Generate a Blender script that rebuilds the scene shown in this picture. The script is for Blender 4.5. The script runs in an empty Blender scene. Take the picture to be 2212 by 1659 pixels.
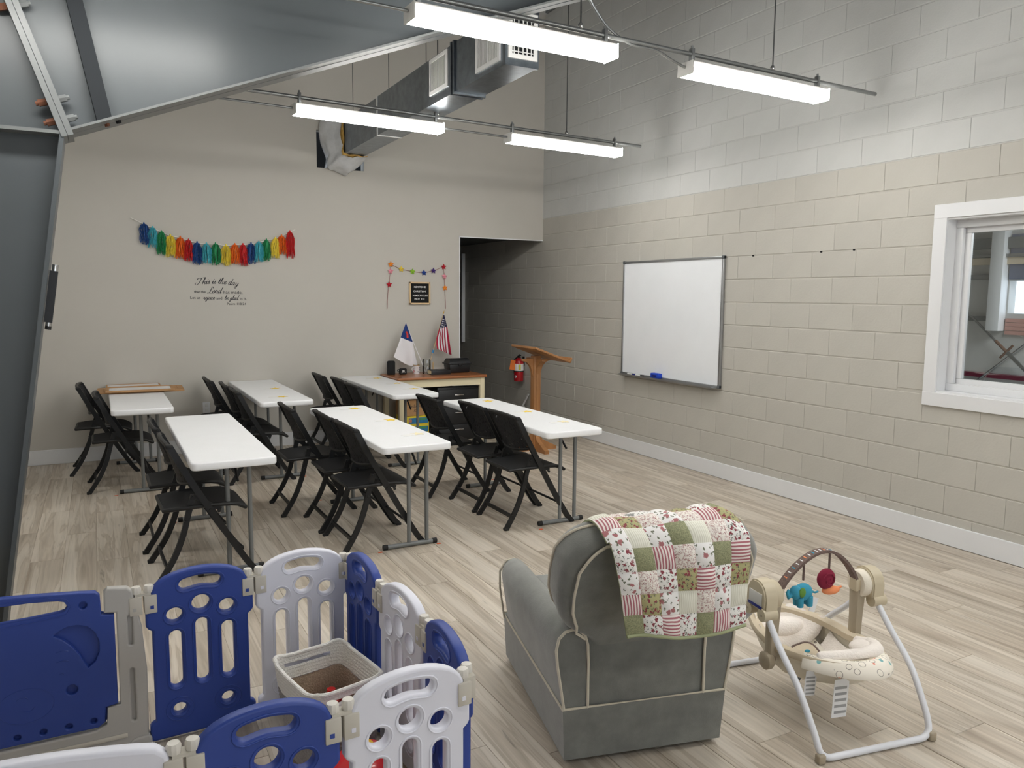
import bpy, bmesh, math, random
from mathutils import Vector, Matrix
S = bpy.context.scene
COL = S.collection
RN = random.Random(11)
PI = math.pi
def lin(r, g, b):
    f = lambda c: (c/255/12.92) if c/255 <= .04045 else ((c/255+.055)/1.055)**2.4
    return (f(r), f(g), f(b), 1)
# ------------------------------------------------------------------ camera
CAMH = 1.6598
YAW, PITCH, ROLL = math.radians(28.1514), math.radians(6.4442), math.radians(.4721)
cf = Vector((math.sin(YAW)*math.cos(PITCH), math.cos(YAW)*math.cos(PITCH), -math.sin(PITCH)))
cr0 = Vector((math.cos(YAW), -math.sin(YAW), 0)); cu0 = cr0.cross(cf)
crt = math.cos(ROLL)*cr0+math.sin(ROLL)*cu0; cup = -math.sin(ROLL)*cr0+math.cos(ROLL)*cu0
cd = bpy.data.cameras.new('camera'); cam = bpy.data.objects.new('camera', cd); COL.objects.link(cam)
cd.sensor_fit = 'HORIZONTAL'; cd.sensor_width = 36; cd.lens = 1673.386/2212*36; cd.clip_start = .05
cam.matrix_world = Matrix(((crt.x, cup.x, -cf.x, 0), (crt.y, cup.y, -cf.y, 0), (crt.z, cup.z, -cf.z, CAMH), (0, 0, 0, 1)))
S.camera = cam
# ------------------------------------------------------------------ world, exposure
S.view_settings.view_transform = 'Standard'; S.view_settings.look = 'None'
S.view_settings.gamma = 1; S.view_settings.exposure = 0.70; S.view_settings.use_curve_mapping = False
w = bpy.data.worlds.new('sky'); S.world = w; w.use_nodes = True
w.node_tree.nodes['Background'].inputs[0].default_value = lin(214, 228, 245); w.node_tree.nodes['Background'].inputs[1].default_value = 1.6
LENS_STRENGTH = 20.0        # the luminaires' diffusers
def area_light(name, loc, rot, sx, sy, power, col):
    l = bpy.data.lights.new(name, 'AREA'); l.shape = 'RECTANGLE'; l.size = sx; l.size_y = sy; l.energy = power; l.color = col
    o = bpy.data.objects.new(name, l); COL.objects.link(o); o.location = loc; o.rotation_euler = rot; return o
# daylight entering by the two windows of the wall behind the photographer
DAY = 15.0
for xx in (.6, 3.4):
    area_light('daylight', (xx, -4.93, 1.75), (PI/2, 0, 0), 1.4, 1.3, DAY, (.86, .93, 1))
area_light('side_room_fill', (7.2, 2.2, 2.8), (0, 0, 0), 1.2, 1.6, 70, (.92, .96, 1))  # added fill lamp under the side room's ceiling, brightening that room
# ------------------------------------------------------------------ materials
MT = {}
def mat(name, c, rough=.5, metal=0, var=0, vs=4, vst=(1, 1, 1), bump=0, bs=60, rnd=0, spec=.5, coat=0, emis=0, trans=0, sheen=0):
    m = bpy.data.materials.new(name); m.use_nodes = True; nt = m.node_tree; N = nt.nodes; L = nt.links
    b = N['Principled BSDF']; b.inputs['Base Color'].default_value = c; b.inputs['Roughness'].default_value = rough
    b.inputs['Metallic'].default_value = metal; b.inputs['Specular IOR Level'].default_value = spec
    if coat: b.inputs['Coat Weight'].default_value = coat
    if sheen: b.inputs['Sheen Weight'].default_value = sheen
    if trans: b.inputs['Transmission Weight'].default_value = trans
    if emis: b.inputs['Emission Color'].default_value = c; b.inputs['Emission Strength'].default_value = emis
    if var or bump or rnd:
        tc = N.new('ShaderNodeTexCoord'); mp = N.new('ShaderNodeMapping'); mp.inputs['Scale'].default_value = vst
        L.new(tc.outputs['Object'], mp.inputs['Vector'])
    src = None
    if var:
        nz = N.new('ShaderNodeTexNoise'); nz.inputs['Scale'].default_value = vs; nz.inputs['Detail'].default_value = 6; nz.inputs['Roughness'].default_value = .6
        L.new(mp.outputs[0], nz.inputs['Vector'])
        mr = N.new('ShaderNodeMapRange'); mr.inputs['From Min'].default_value = .3; mr.inputs['From Max'].default_value = .7
        mr.inputs['To Min'].default_value = 1-var; mr.inputs['To Max'].default_value = 1+var; L.new(nz.outputs[0], mr.inputs['Value']); src = mr.outputs[0]
    if rnd:
        oi = N.new('ShaderNodeObjectInfo'); mr2 = N.new('ShaderNodeMapRange'); mr2.inputs['To Min'].default_value = 1-rnd; mr2.inputs['To Max'].default_value = 1+rnd
        L.new(oi.outputs['Random'], mr2.inputs['Value'])
        if src:
            mm = N.new('ShaderNodeMath'); mm.operation = 'MULTIPLY'; L.new(src, mm.inputs[0]); L.new(mr2.outputs[0], mm.inputs[1]); src = mm.outputs[0]
        else: src = mr2.outputs[0]
    if src:
        vm = N.new('ShaderNodeVectorMath'); vm.operation = 'SCALE'; vm.inputs[0].default_value = c[:3]; L.new(src, vm.inputs['Scale']); L.new(vm.outputs[0], b.inputs['Base Color'])
    if bump:
        nb = N.new('ShaderNodeTexNoise'); nb.inputs['Scale'].default_value = bs; nb.inputs['Detail'].default_value = 4; L.new(mp.outputs[0], nb.inputs['Vector'])
        bp = N.new('ShaderNodeBump'); bp.inputs['Strength'].default_value = bump; bp.inputs['Distance'].default_value = .01
        L.new(nb.outputs[0], bp.inputs['Height']); L.new(bp.outputs[0], b.inputs['Normal'])
    MT[name] = m; return m
mat('wall_paint', lin(194, 190, 182), .75, var=.02, vs=1.5, bump=.03, bs=300)
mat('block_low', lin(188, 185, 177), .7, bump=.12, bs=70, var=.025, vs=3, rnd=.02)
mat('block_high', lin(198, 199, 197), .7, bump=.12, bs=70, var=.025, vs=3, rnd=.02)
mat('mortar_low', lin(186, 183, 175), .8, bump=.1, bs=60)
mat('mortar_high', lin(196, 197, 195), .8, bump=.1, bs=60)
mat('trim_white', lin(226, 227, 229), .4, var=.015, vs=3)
mat('ceiling_paint', lin(120, 122, 124), .8)
mat('steel_paint', lin(80, 85, 88), .38, var=.04, vs=3, bump=.015, bs=30)
mat('steel_edge', lin(112, 115, 115), .4, var=.06, vs=12)
mat('dark_steel', lin(44, 47, 50), .85, spec=.2)
mat('rust', lin(112, 70, 50), .8, var=.3, vs=40)
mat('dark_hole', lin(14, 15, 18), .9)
mat('galv', lin(134, 142, 150), .3, metal=.95, var=.2, vs=14, bump=.04, bs=3)
mat('galv_dark', lin(110, 116, 122), .4, metal=.8, var=.2, vs=20)
mat('grille_white', lin(222, 222, 220), .45)
mat('insulation', lin(196, 158, 84), .95, var=.25, vs=30, bump=.6, bs=60)
mat('plastic_wrap', lin(200, 202, 204), .12, var=.12, vs=10, bump=.6, bs=14, spec=.8)
mat('lens', lin(255, 253, 248), .5, emis=LENS_STRENGTH)
mat('lamp_housing', lin(205, 204, 200), .5)
mat('conduit', lin(150, 152, 152), .35, metal=.7)
mat('wire', lin(90, 92, 92), .5, metal=.5)
mat('table_top', lin(238, 239, 241), .38, var=.012, vs=6, bump=.05, bs=160)
mat('table_leg', lin(124, 127, 128), .42, metal=.25)
mat('black_rubber', lin(18, 18, 19), .6)
mat('chair_frame', lin(12, 13, 15), .45)
mat('chair_pad', lin(15, 17, 21), .7, bump=.3, bs=300)
mat('tape_orange', lin(230, 95, 40), .6)
mat('oak', lin(160, 112, 68), .5, var=.2, vs=8, vst=(1, 1, .08))
mat('oak_top', lin(170, 110, 62), .45, var=.2, vs=8, vst=(.1, 1, 1))
mat('desk_top', lin(158, 98, 56), .3, var=.14, vs=9, vst=(.12, 1, 1), coat=.3)
mat('cream_paint', lin(226, 215, 182), .5)
mat('black_plastic', lin(22, 23, 26), .4, bump=.05, bs=90)
mat('black_fabric', lin(20, 21, 23), .85, bump=.3, bs=240)
mat('chrome', lin(200, 200, 200), .2, metal=1)
mat('cardboard', lin(178, 138, 96), .85, var=.06, vs=10)
mat('paper_white', lin(238, 238, 236), .7)
mat('paper_yellow', lin(240, 205, 60), .7, var=.05, vs=20)
mat('paper_cream', lin(238, 228, 190), .7)
mat('whiteboard', lin(240, 243, 247), .22, var=.02, vs=2.2)
mat('aluminium', lin(170, 172, 174), .35, metal=.8)
mat('red_paint', lin(176, 22, 32), .3, coat=.4)
mat('orange_tag', lin(226, 120, 50), .6)
mat('yellow_label', lin(214, 205, 80), .6)
mat('blue_felt', lin(28, 70, 190), .8)
mat('navy_ink', lin(30, 40, 120), .4)
mat('decal_black', lin(48, 48, 52), .6)
mat('string_white', lin(236, 234, 228), .8)
mat('cord_rose', lin(150, 104, 100), .8)
for n_, c_ in dict(blue=(44, 84, 146), teal=(84, 186, 200), green=(44, 146, 92), yellow=(240, 218, 84), orange=(232, 112, 34), red=(208, 44, 46)).items():
    mat('tassel_'+n_, lin(*c_), .8, var=.12, vs=30, rnd=.04)
for n_, c_ in dict(orange=(238, 138, 40), pink=(236, 150, 166), red=(186, 26, 44), yellow=(238, 208, 70), lime=(140, 190, 50), blue=(36, 70, 150), purple=(72, 48, 120)).items():
    mat('felt_'+n_, lin(*c_), .9, bump=.3, bs=200)
mat('pale_wood', lin(214, 186, 146), .55, var=.1, vs=20, vst=(1, 1, .1))
mat('felt_black', lin(16, 17, 18), .95)
mat('flag_white', lin(232, 230, 234), .85)
mat('flag_blue', lin(28, 56, 120), .85)
mat('flag_red', lin(166, 24, 56), .85)
mat('flag_navy', lin(34, 34, 66), .85)
mat('cross_red', lin(206, 62, 62), .85)
mat('pole_wood', lin(206, 178, 136), .6)
mat('gold', lin(190, 150, 70), .3, metal=.8)
mat('clip_blue', lin(50, 130, 190), .4)
mat('pen_blue', lin(42, 68, 148), .45, var=.02, vs=5)
mat('pen_white', lin(226, 227, 238), .42, var=.012, vs=5)
mat('pen_grey', lin(178, 176, 172), .5)
mat('connector', lin(198, 193, 182), .5)
mat('knob_white', lin(216, 212, 204), .45)
mat('rope_white', lin(242, 240, 235), .9, bump=.5, bs=160)
mat('rope_beige', lin(178, 160, 142), .95, var=.16, vs=140, bump=.5, bs=160)
mat('rope_grey', lin(158, 154, 152), .95, var=.2, vs=160, bump=.5, bs=160)
mat('toy_red', lin(214, 34, 40), .3, coat=.3)
mat('toy_blue', lin(36, 90, 170), .35)
mat('toy_yellow', lin(240, 196, 30), .35)
mat('toy_green', lin(120, 190, 50), .35)
mat('suede', lin(114, 115, 110), .85, var=.2, vs=11, bump=.12, bs=220, sheen=.5)
mat('piping', lin(208, 200, 182), .8)
mat('swing_beige', lin(196, 184, 158), .4)
mat('swing_taupe', lin(166, 154, 134), .45)
mat('swing_white', lin(226, 228, 234), .3, coat=.3)
mat('swing_cream', lin(228, 220, 204), .85, bump=.2, bs=160)
mat('swing_tan', lin(200, 186, 162), .85)
mat('swing_plush', lin(240, 232, 224), .95, bump=.3, bs=120)
mat('strap_brown', lin(110, 92, 86), .85, var=.3, vs=120)
mat('toy_teal', lin(60, 150, 178), .9)
mat('toy_maroon', lin(132, 26, 56), .9)
mat('toy_peach', lin(238, 148, 100), .9)
mat('leaf_green', lin(96, 140, 60), .9)
mat('lion_orange', lin(214, 92, 60), .9)
mat('tag_white', lin(232, 232, 232), .8)
mat('tag_print', lin(160, 160, 160), .8)
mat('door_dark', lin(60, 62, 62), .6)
mat('quilt_green_back', lin(160, 166, 130), .9)
mat('side_wall', lin(190, 190, 188), .7, var=.03, vs=2)
mat('side_girt', lin(92, 96, 98), .6)
mat('side_ceiling', lin(150, 148, 142), .8)
mat('maroon', lin(110, 28, 52), .6)
mat('sword_steel', lin(150, 152, 152), .3, metal=.9)
mat('sword_hilt', lin(104, 74, 56), .6)
mat('siding', lin(84, 94, 120), .7)
mat('brick_red', lin(186, 140, 130), .8)
mat('mug_white', lin(232, 230, 232), .3, coat=.3)
mat('carton_blue', lin(40, 120, 170), .5, var=.2, vs=30)
mat('carton_yellow', lin(228, 204, 50), .5)
mat('carton_green', lin(70, 150, 90), .5)
mat('carton_skin', lin(190, 130, 110), .5, var=.3, vs=60)
def glassmat(name, rough=.02, col=(1, 1, 1, 1), alpha=.12):
    m = bpy.data.materials.new(name); m.use_nodes = True; nt = m.node_tree; N = nt.nodes; L = nt.links
    for n in list(N): N.remove(n)
    o = N.new('ShaderNodeOutputMaterial'); t = N.new('ShaderNodeBsdfTransparent'); t.inputs[0].default_value = col
    g = N.new('ShaderNodeBsdfGlossy'); g.inputs['Roughness'].default_value = rough
    fr = N.new('ShaderNodeFresnel'); fr.inputs[0].default_value = 1.5
    ad = N.new('ShaderNodeMath'); ad.operation = 'ADD'; ad.inputs[1].default_value = alpha; L.new(fr.outputs[0], ad.inputs[0])
    mx = N.new('ShaderNodeMixShader'); L.new(ad.outputs[0], mx.inputs[0]); L.new(t.outputs[0], mx.inputs[1]); L.new(g.outputs[0], mx.inputs[2]); L.new(mx.outputs[0], o.inputs[0])
    MT[name] = m; return m
glassmat('pane_glass', .01, (.95, .97, .96, 1), .05)
glassmat('jar_glass', .03, (.93, .94, .94, 1), .06)
# woven mesh of the folding chairs: thread with small gaps
def meshmat():
    m = mat('chair_mesh', lin(18, 20, 26), .6); nt = m.node_tree; N = nt.nodes; L = nt.links; b = N['Principled BSDF']
    tc = N.new('ShaderNodeTexCoord'); mp = N.new('ShaderNodeMapping'); mp.inputs['Scale'].default_value = (60, 60, 22); L.new(tc.outputs['Object'], mp.inputs[0])
    v = N.new('ShaderNodeTexVoronoi'); v.inputs['Scale'].default_value = 1.0; L.new(mp.outputs[0], v.inputs['Vector'])
    cr = N.new('ShaderNodeMapRange'); cr.inputs['From Min'].default_value = .22; cr.inputs['From Max'].default_value = .34; cr.inputs['To Min'].default_value = .25; cr.inputs['To Max'].default_value = 1
    L.new(v.outputs['Distance'], cr.inputs[0]); L.new(cr.outputs[0], b.inputs['Alpha'])
meshmat()
# vinyl plank: grain drawn out along the plank, each plank its own cut of the print
def plankmat():
    m = mat('plank', lin(186, 178, 166), .42); nt = m.node_tree; N = nt.nodes; L = nt.links; b = N['Principled BSDF']
    tc = N.new('ShaderNodeTexCoord'); oi = N.new('ShaderNodeObjectInfo')
    mu = N.new('ShaderNodeVectorMath'); mu.operation = 'SCALE'; mu.inputs[0].default_value = (37, 91, 13); L.new(oi.outputs['Random'], mu.inputs['Scale'])
    ad = N.new('ShaderNodeVectorMath'); L.new(tc.outputs['Object'], ad.inputs[0]); L.new(mu.outputs[0], ad.inputs[1])
    def noise(sc, vec, det=5, dist=0):
        mp = N.new('ShaderNodeMapping'); mp.inputs['Scale'].default_value = vec; L.new(ad.outputs[0], mp.inputs[0])
        n = N.new('ShaderNodeTexNoise'); n.inputs['Scale'].default_value = sc; n.inputs['Detail'].default_value = det; n.inputs['Distortion'].default_value = dist
        L.new(mp.outputs[0], n.inputs['Vector']); return n
    n1 = noise(1, (13, .8, 1), 4, .7)      # broad cathedral bands
    r1 = N.new('ShaderNodeValToRGB'); e = r1.color_ramp.elements
    e[0].position = .30; e[0].color = lin(158, 144, 128); e[1].position = .72; e[1].color = lin(210, 201, 188)
    x = r1.color_ramp.elements.new(.44); x.color = lin(192, 181, 166); x = r1.color_ramp.elements.new(.50); x.color = lin(176, 164, 148); x = r1.color_ramp.elements.new(.53); x.color = lin(200, 190, 176)
    L.new(n1.outputs[0], r1.inputs[0])
    n2 = noise(1, (70, 2.4, 1), 4, .3)
    r2 = N.new('ShaderNodeMapRange'); r2.inputs['From Min'].default_value = .35; r2.inputs['From Max'].default_value = .65; r2.inputs['To Min'].default_value = .9; r2.inputs['To Max'].default_value = 1.06
    L.new(n2.outputs[0], r2.inputs[0])
    n3 = noise(1, (34, 2.2, 1), 3, 1.2)     # dark knots and checks
    r3 = N.new('ShaderNodeMapRange'); r3.inputs['From Min'].default_value = .24; r3.inputs['From Max'].default_value = .33; r3.inputs['To Min'].default_value = .62; r3.inputs['To Max'].default_value = 1
    L.new(n3.outputs[0], r3.inputs[0])
    ro = N.new('ShaderNodeMapRange'); ro.inputs['To Min'].default_value = .93; ro.inputs['To Max'].default_value = 1.07; L.new(oi.outputs['Random'], ro.inputs[0])
    m1 = N.new('ShaderNodeMath'); m1.operation = 'MULTIPLY'; L.new(r2.outputs[0], m1.inputs[0]); L.new(r3.outputs[0], m1.inputs[1])
    m2 = N.new('ShaderNodeMath'); m2.operation = 'MULTIPLY'; L.new(m1.outputs[0], m2.inputs[0]); L.new(ro.outputs[0], m2.inputs[1])
    vm = N.new('ShaderNodeVectorMath'); vm.operation = 'SCALE'; L.new(r1.outputs[0], vm.inputs[0]); L.new(m2.outputs[0], vm.inputs['Scale']); L.new(vm.outputs[0], b.inputs['Base Color'])
plankmat()
# ------------------------------------------------------------------ builders
def frame_of(d):
    d = Vector(d).normalized(); a = Vector((0, 0, 1)) if abs(d.z) < .95 else Vector((1, 0, 0))
    u = a.cross(d).normalized(); return u, d.cross(u).normalized()
class MB:
    def __init__(s): s.bm = bmesh.new(); s.mi = 0
    def _f(s, vs):
        try: f = s.bm.faces.new(vs); f.material_index = s.mi; return f
        except ValueError: return None
    def box(s, c, d, rot=None, bev=0, seg=2, taper=None):
        bm2 = bmesh.new(); bmesh.ops.create_cube(bm2, size=1)
        for v in bm2.verts:
            k = 1 if not taper or v.co.z < 0 else taper
            v.co = Vector((v.co.x*d[0]*k, v.co.y*d[1]*k, v.co.z*d[2]))
        if bev: bmesh.ops.bevel(bm2, geom=bm2.edges[:], offset=bev, segments=seg, profile=.5, affect='EDGES')
        M = Matrix.Translation(c) @ (rot.to_4x4() if rot else Matrix.Identity(4)); s.merge(bm2, M); return s
    def merge(s, bm2, M=None):
        if M: bmesh.ops.transform(bm2, matrix=M, verts=bm2.verts[:])
        mp = {}
        for v in bm2.verts: mp[v] = s.bm.verts.new(v.co)
        for f in bm2.faces: s._f([mp[v] for v in f.verts])
        bm2.free()
    def merge_mesh(s, me, M=None):
        b2 = bmesh.new(); b2.from_mesh(me); s.merge(b2, M)
    def rings(s, rs, closed=True, cap=True, loop=False):
        V = [[s.bm.verts.new(p) for p in r] for r in rs]; n = len(V[0])
        m = len(V); rng = range(m if loop else m-1)
        for i in rng:
            a, b = V[i], V[(i+1) % m]
            for j in range(n if closed else n-1):
                s._f([a[j], a[(j+1) % n], b[(j+1) % n], b[j]])
        if cap and not loop and closed:
            s._f(V[0][::-1]); s._f(V[-1])
        return s
    def cyl(s, p0, p1, r, r2=None, n=14):
        p0, p1 = Vector(p0), Vector(p1); u, v = frame_of(p1-p0); r2 = r if r2 is None else r2
        f = lambda p, q: [p+(u*math.cos(2*PI*i/n)+v*math.sin(2*PI*i/n))*q for i in range(n)]
        return s.rings([f(p0, r), f(p1, r2)])
    def tube(s, pts, r, n=10, loop=False, prof=None, up=None):
        P = [Vector(p) for p in pts]; m = len(P); T = []
        for i in range(m):
            a = P[(i-1) % m] if (loop or i > 0) else P[i]; b = P[(i+1) % m] if (loop or i < m-1) else P[i]; T.append((b-a).normalized())
        if up is not None: u = Vector(up); u = (u-T[0]*u.dot(T[0])).normalized()
        else: u, _ = frame_of(T[0])
        rs = []
        for i in range(m):
            if up is not None: u = Vector(up)
            u = (u-T[i]*u.dot(T[i])).normalized(); v = T[i].cross(u); q = r[i] if isinstance(r, (list, tuple)) else r
            if prof: rs.append([P[i]+u*a*q+v*b*q for a, b in prof])
            else: rs.append([P[i]+(u*math.cos(2*PI*k/n)+v*math.sin(2*PI*k/n))*q for k in range(n)])
        return s.rings(rs, loop=loop)
    def lathe(s, prof, n=24, c=(0, 0, 0), M=None):
        c = Vector(c); rs = []
        for r, z in prof:
            ring = [Vector((r*math.cos(2*PI*i/n), r*math.sin(2*PI*i/n), z)) for i in range(n)]
            rs.append([(M @ p if M else p)+c for p in ring])
        return s.rings(rs)
    def prism(s, poly, fn0, fn1):
        a = [fn0(*p) for p in poly]; b = [fn1(*p) for p in poly]; return s.rings([a, b])
    def ball(s, c, r, M=None, nu=16, nv=10):
        r = (r, r, r) if not isinstance(r, (tuple, list)) else r; c = Vector(c); rs = []
        for j in range(nv+1):
            t = -PI/2+PI*(.02+.96*j/nv); rs.append([])
            for i in range(nu):
                p = Vector((math.cos(t)*math.cos(2*PI*i/nu)*r[0], math.cos(t)*math.sin(2*PI*i/nu)*r[1], math.sin(t)*r[2])); rs[-1].append((M @ p if M else p)+c)
        return s.rings(rs)
    def surf(s, fn, nu, nv, loopu=False):
        V = [[s.bm.verts.new(fn(i/nu, j/nv)) for i in range(nu if loopu else nu+1)] for j in range(nv+1)]; k = len(V[0])
        for j in range(nv):
            for i in range(nu): s._f([V[j][i], V[j][(i+1) % k], V[j+1][(i+1) % k], V[j+1][i]])
        return s
    def solid(s, fn, nrm, th, nu, nv):     # sheet with thickness: fn(u,v) and a thickness direction nrm(u,v)
        A = [[s.bm.verts.new(fn(i/nu, j/nv)) for i in range(nu+1)] for j in range(nv+1)]
        B = [[s.bm.verts.new(Vector(fn(i/nu, j/nv))+Vector(nrm(i/nu, j/nv))*th) for i in range(nu+1)] for j in range(nv+1)]
        for j in range(nv):
            for i in range(nu):
                s._f([A[j][i], A[j+1][i], A[j+1][i+1], A[j][i+1]]); s._f([B[j][i], B[j][i+1], B[j+1][i+1], B[j+1][i]])
        for i in range(nu):
            s._f([A[0][i], A[0][i+1], B[0][i+1], B[0][i]]); s._f([A[nv][i+1], A[nv][i], B[nv][i], B[nv][i+1]])
        for j in range(nv):
            s._f([A[j+1][0], A[j][0], B[j][0], B[j+1][0]]); s._f([A[j][nu], A[j+1][nu], B[j+1][nu], B[j][nu]])
        return s
    def mesh(s, name, mats, smooth=True, ang=38):
        bmesh.ops.recalc_face_normals(s.bm, faces=s.bm.faces[:])
        me = bpy.data.meshes.new(name); s.bm.to_mesh(me); s.bm.free()
        for m in (mats if isinstance(mats, (list, tuple)) else [mats]): me.materials.append(MT[m])
        if smooth: me.shade_smooth(); me.set_sharp_from_angle(angle=math.radians(ang))
        return me
    def build(s, name, mats, parent=None, smooth=True, ang=38, loc=None):
        return link(name, s.mesh(name, mats, smooth, ang), parent, loc)
def link(name, me, parent=None, loc=None, rz=0):
    o = bpy.data.objects.new(name, me); COL.objects.link(o)
    if parent: o.parent = parent
    if loc is not None: o.location = loc
    if rz: o.rotation_euler.z = rz
    return o
def thing(name, label, cat, loc=(0, 0, 0), rz=0, group=None):
    o = bpy.data.objects.new(name, None); COL.objects.link(o); o.empty_display_size = .05
    o.location = loc; o.rotation_euler = (0, 0, rz); return tag(o, label, cat, group)
def tag(o, label, cat, group=None):
    o['label'] = label; o['category'] = cat
    if group: o['group'] = group
    return o
def struct(o): o['kind'] = 'structure'; return o
def copy_tree(o, parent=None):
    c = o.copy(); COL.objects.link(c); c.parent = parent
    for ch in list(o.children): copy_tree(ch, c)
    return c
def eval_mesh(data, name):
    o = bpy.data.objects.new('tmp', data); COL.objects.link(o); dg = bpy.context.evaluated_depsgraph_get(); dg.update()
    me = bpy.data.meshes.new_from_object(o.evaluated_get(dg)); me.name = name; bpy.data.objects.remove(o); return me
def plate(loops, depth, bev, name='plate'):     # flat plate with rounded rims in XY, holes allowed; loops[0] outer
    cu = bpy.data.curves.new('tmp', 'CURVE'); cu.dimensions = '2D'; cu.fill_mode = 'BOTH'; cu.extrude = max(depth/2-bev, .0005); cu.bevel_depth = bev; cu.bevel_resolution = 2; cu.offset = -bev
    for lp in loops:
        sp = cu.splines.new('POLY'); sp.points.add(len(lp)-1); sp.use_cyclic_u = True
        for i, p in enumerate(lp): sp.points[i].co = (p[0], p[1], 0, 1)
    return eval_mesh(cu, name)
def text_mesh(body, size, shear=0, extrude=.0006, bold=0, align='LEFT', space=1, name='lettering'):
    cu = bpy.data.curves.new('tmp', 'FONT'); cu.body = body; cu.size = size; cu.shear = shear; cu.extrude = extrude; cu.offset = bold; cu.align_x = align; cu.space_character = space; cu.resolution_u = 3
    return eval_mesh(cu, name)
def circ(cx, cy, r, n=28, ry=None): return [(cx+r*math.cos(2*PI*i/n), cy+(ry or r)*math.sin(2*PI*i/n)) for i in range(n)]
def slot(cx, y0, y1, r, n=9):      # upright stadium
    return [(cx+r*math.cos(PI*i/n), y1-r+r*math.sin(PI*i/n)) for i in range(n+1)]+[(cx+r*math.cos(PI+PI*i/n), y0+r+r*math.sin(PI+PI*i/n)) for i in range(n+1)]
def rrect(x0, y0, x1, y1, r, n=5):
    o = []
    for cx, cy, a in ((x1-r, y1-r, 0), (x0+r, y1-r, PI/2), (x0+r, y0+r, PI), (x1-r, y0+r, 1.5*PI)):
        o += [(cx+r*math.cos(a+PI/2*i/n), cy+r*math.sin(a+PI/2*i/n)) for i in range(n+1)]
    return o
def lerp(a, b, t): return a+(b-a)*t
def interp(keys, t):      # piecewise-linear lookup [(t, v)...]
    for (a, x), (b, y) in zip(keys, keys[1:]):
        if t <= b: return x+(y-x)*max(0, (t-a)/(b-a))
    return keys[-1][1]
def spline(pts, n=8):     # Catmull-Rom through points
    P = [Vector(p) for p in pts]; o = []
    for i in range(len(P)-1):
        a, b, c, d = P[max(i-1, 0)], P[i], P[i+1], P[min(i+2, len(P)-1)]
        for k in range(n):
            t = k/n; o.append(.5*((2*b)+(c-a)*t+(2*a-5*b+4*c-d)*t*t+(3*b-a-3*c+d)*t**3))
    return o+[P[-1]]
# ================================================================== the setting
XR, YB = 5.0554, 8.6426
XL, YF = -1.15, -5.0
WALLTOP = 5.12
roofz = lambda x: 4.75+.1*(x+1)
def wall_cells(rect, holes):       # split a rectangle around holes
    holes = [(max(h[0], rect[0]), max(h[1], rect[1]), min(h[2], rect[2]), min(h[3], rect[3])) for h in holes]
    holes = [h for h in holes if h[0] < h[2] and h[1] < h[3]]
    xs = sorted({rect[0], rect[2], *[h[0] for h in holes], *[h[2] for h in holes]}); ys = sorted({rect[1], rect[3], *[h[1] for h in holes], *[h[3] for h in holes]})
    o = []
    for a, b in zip(xs, xs[1:]):
        for c, d in zip(ys, ys[1:]):
            mx, my = (a+b)/2, (c+d)/2
            if not any(h[0] < mx < h[2] and h[1] < my < h[3] for h in holes): o.append((a, c, b, d))
    return o
# floor: slab, then every plank in view as a piece of its own
PW, PL, GAP = .182, 1.22, .0012
fl = MB(); fl.box((1.95, 3.0, -.053), (6.5, 17.6, .1))
floor = struct(fl.build('floor', 'plank', smooth=False))
pm = MB(); hw, hl = PW/2-GAP/2, PL/2-GAP/2
pm.rings([[Vector((a*hw, b*hl, -.003)) for a, b in ((-1, -1), (1, -1), (1, 1), (-1, 1))], [Vector((a*(hw-.0012), b*(hl-.0012), 0)) for a, b in ((-1, -1), (1, -1), (1, 1), (-1, 1))]])
plank_me = pm.mesh('plank', 'plank', smooth=False)
spots = []
for i in range(35):
    x = XL+.08+i*PW
    if x > XR-.02: continue
    off = (i*.4373 % 1)*PL
    for j in range(-1, 9):
        y = off+j*PL+.3
        if y-PL/2 < .7 or y > 9.6: continue
        c = Vector((x, y, 0))-Vector((0, 0, CAMH)); z = c.dot(cf)
        u, v = c.dot(crt)/z, c.dot(cup)/z
        if z > .4 and abs(u) < .85 and -.85 < v: spots.append((z, x, y))
spots.sort(); spots = spots[:300]
for z, x, y in spots: link('plank', plank_me, floor, (x, y, 0))
# right wall of painted concrete block
BH, BL, Z0 = .2032, .4064, .2007-.2032
WIN = (1.78, 1.03, 3.285, 2.205)          # y0,z0,y1,z1 of the window opening
wm = MB()
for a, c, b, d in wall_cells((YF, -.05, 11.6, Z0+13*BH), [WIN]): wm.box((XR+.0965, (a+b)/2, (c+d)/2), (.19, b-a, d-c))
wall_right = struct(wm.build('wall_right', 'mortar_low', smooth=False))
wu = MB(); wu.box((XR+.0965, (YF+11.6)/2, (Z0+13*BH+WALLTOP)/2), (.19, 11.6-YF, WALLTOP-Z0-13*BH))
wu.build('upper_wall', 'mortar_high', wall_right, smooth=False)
JG, JV = .0042, .0007
def block_mesh(w, h, m):
    b = MB(); a, c = w/2-JV, h/2-JG; e = .0028
    q = ((-1, -1), (1, -1), (1, 1), (-1, 1))
    b.rings([[Vector((.008, p*a, r*c)) for p, r in q], [Vector((0, p*a, r*c)) for p, r in q], [Vector((-.003, p*(a-e), r*(c-e))) for p, r in q]])
    return b.mesh('concrete_block', m, smooth=False)
full = {'block_low': block_mesh(BL, BH, 'block_low'), 'block_high': block_mesh(BL, BH, 'block_high')}
blocks = []
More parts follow.
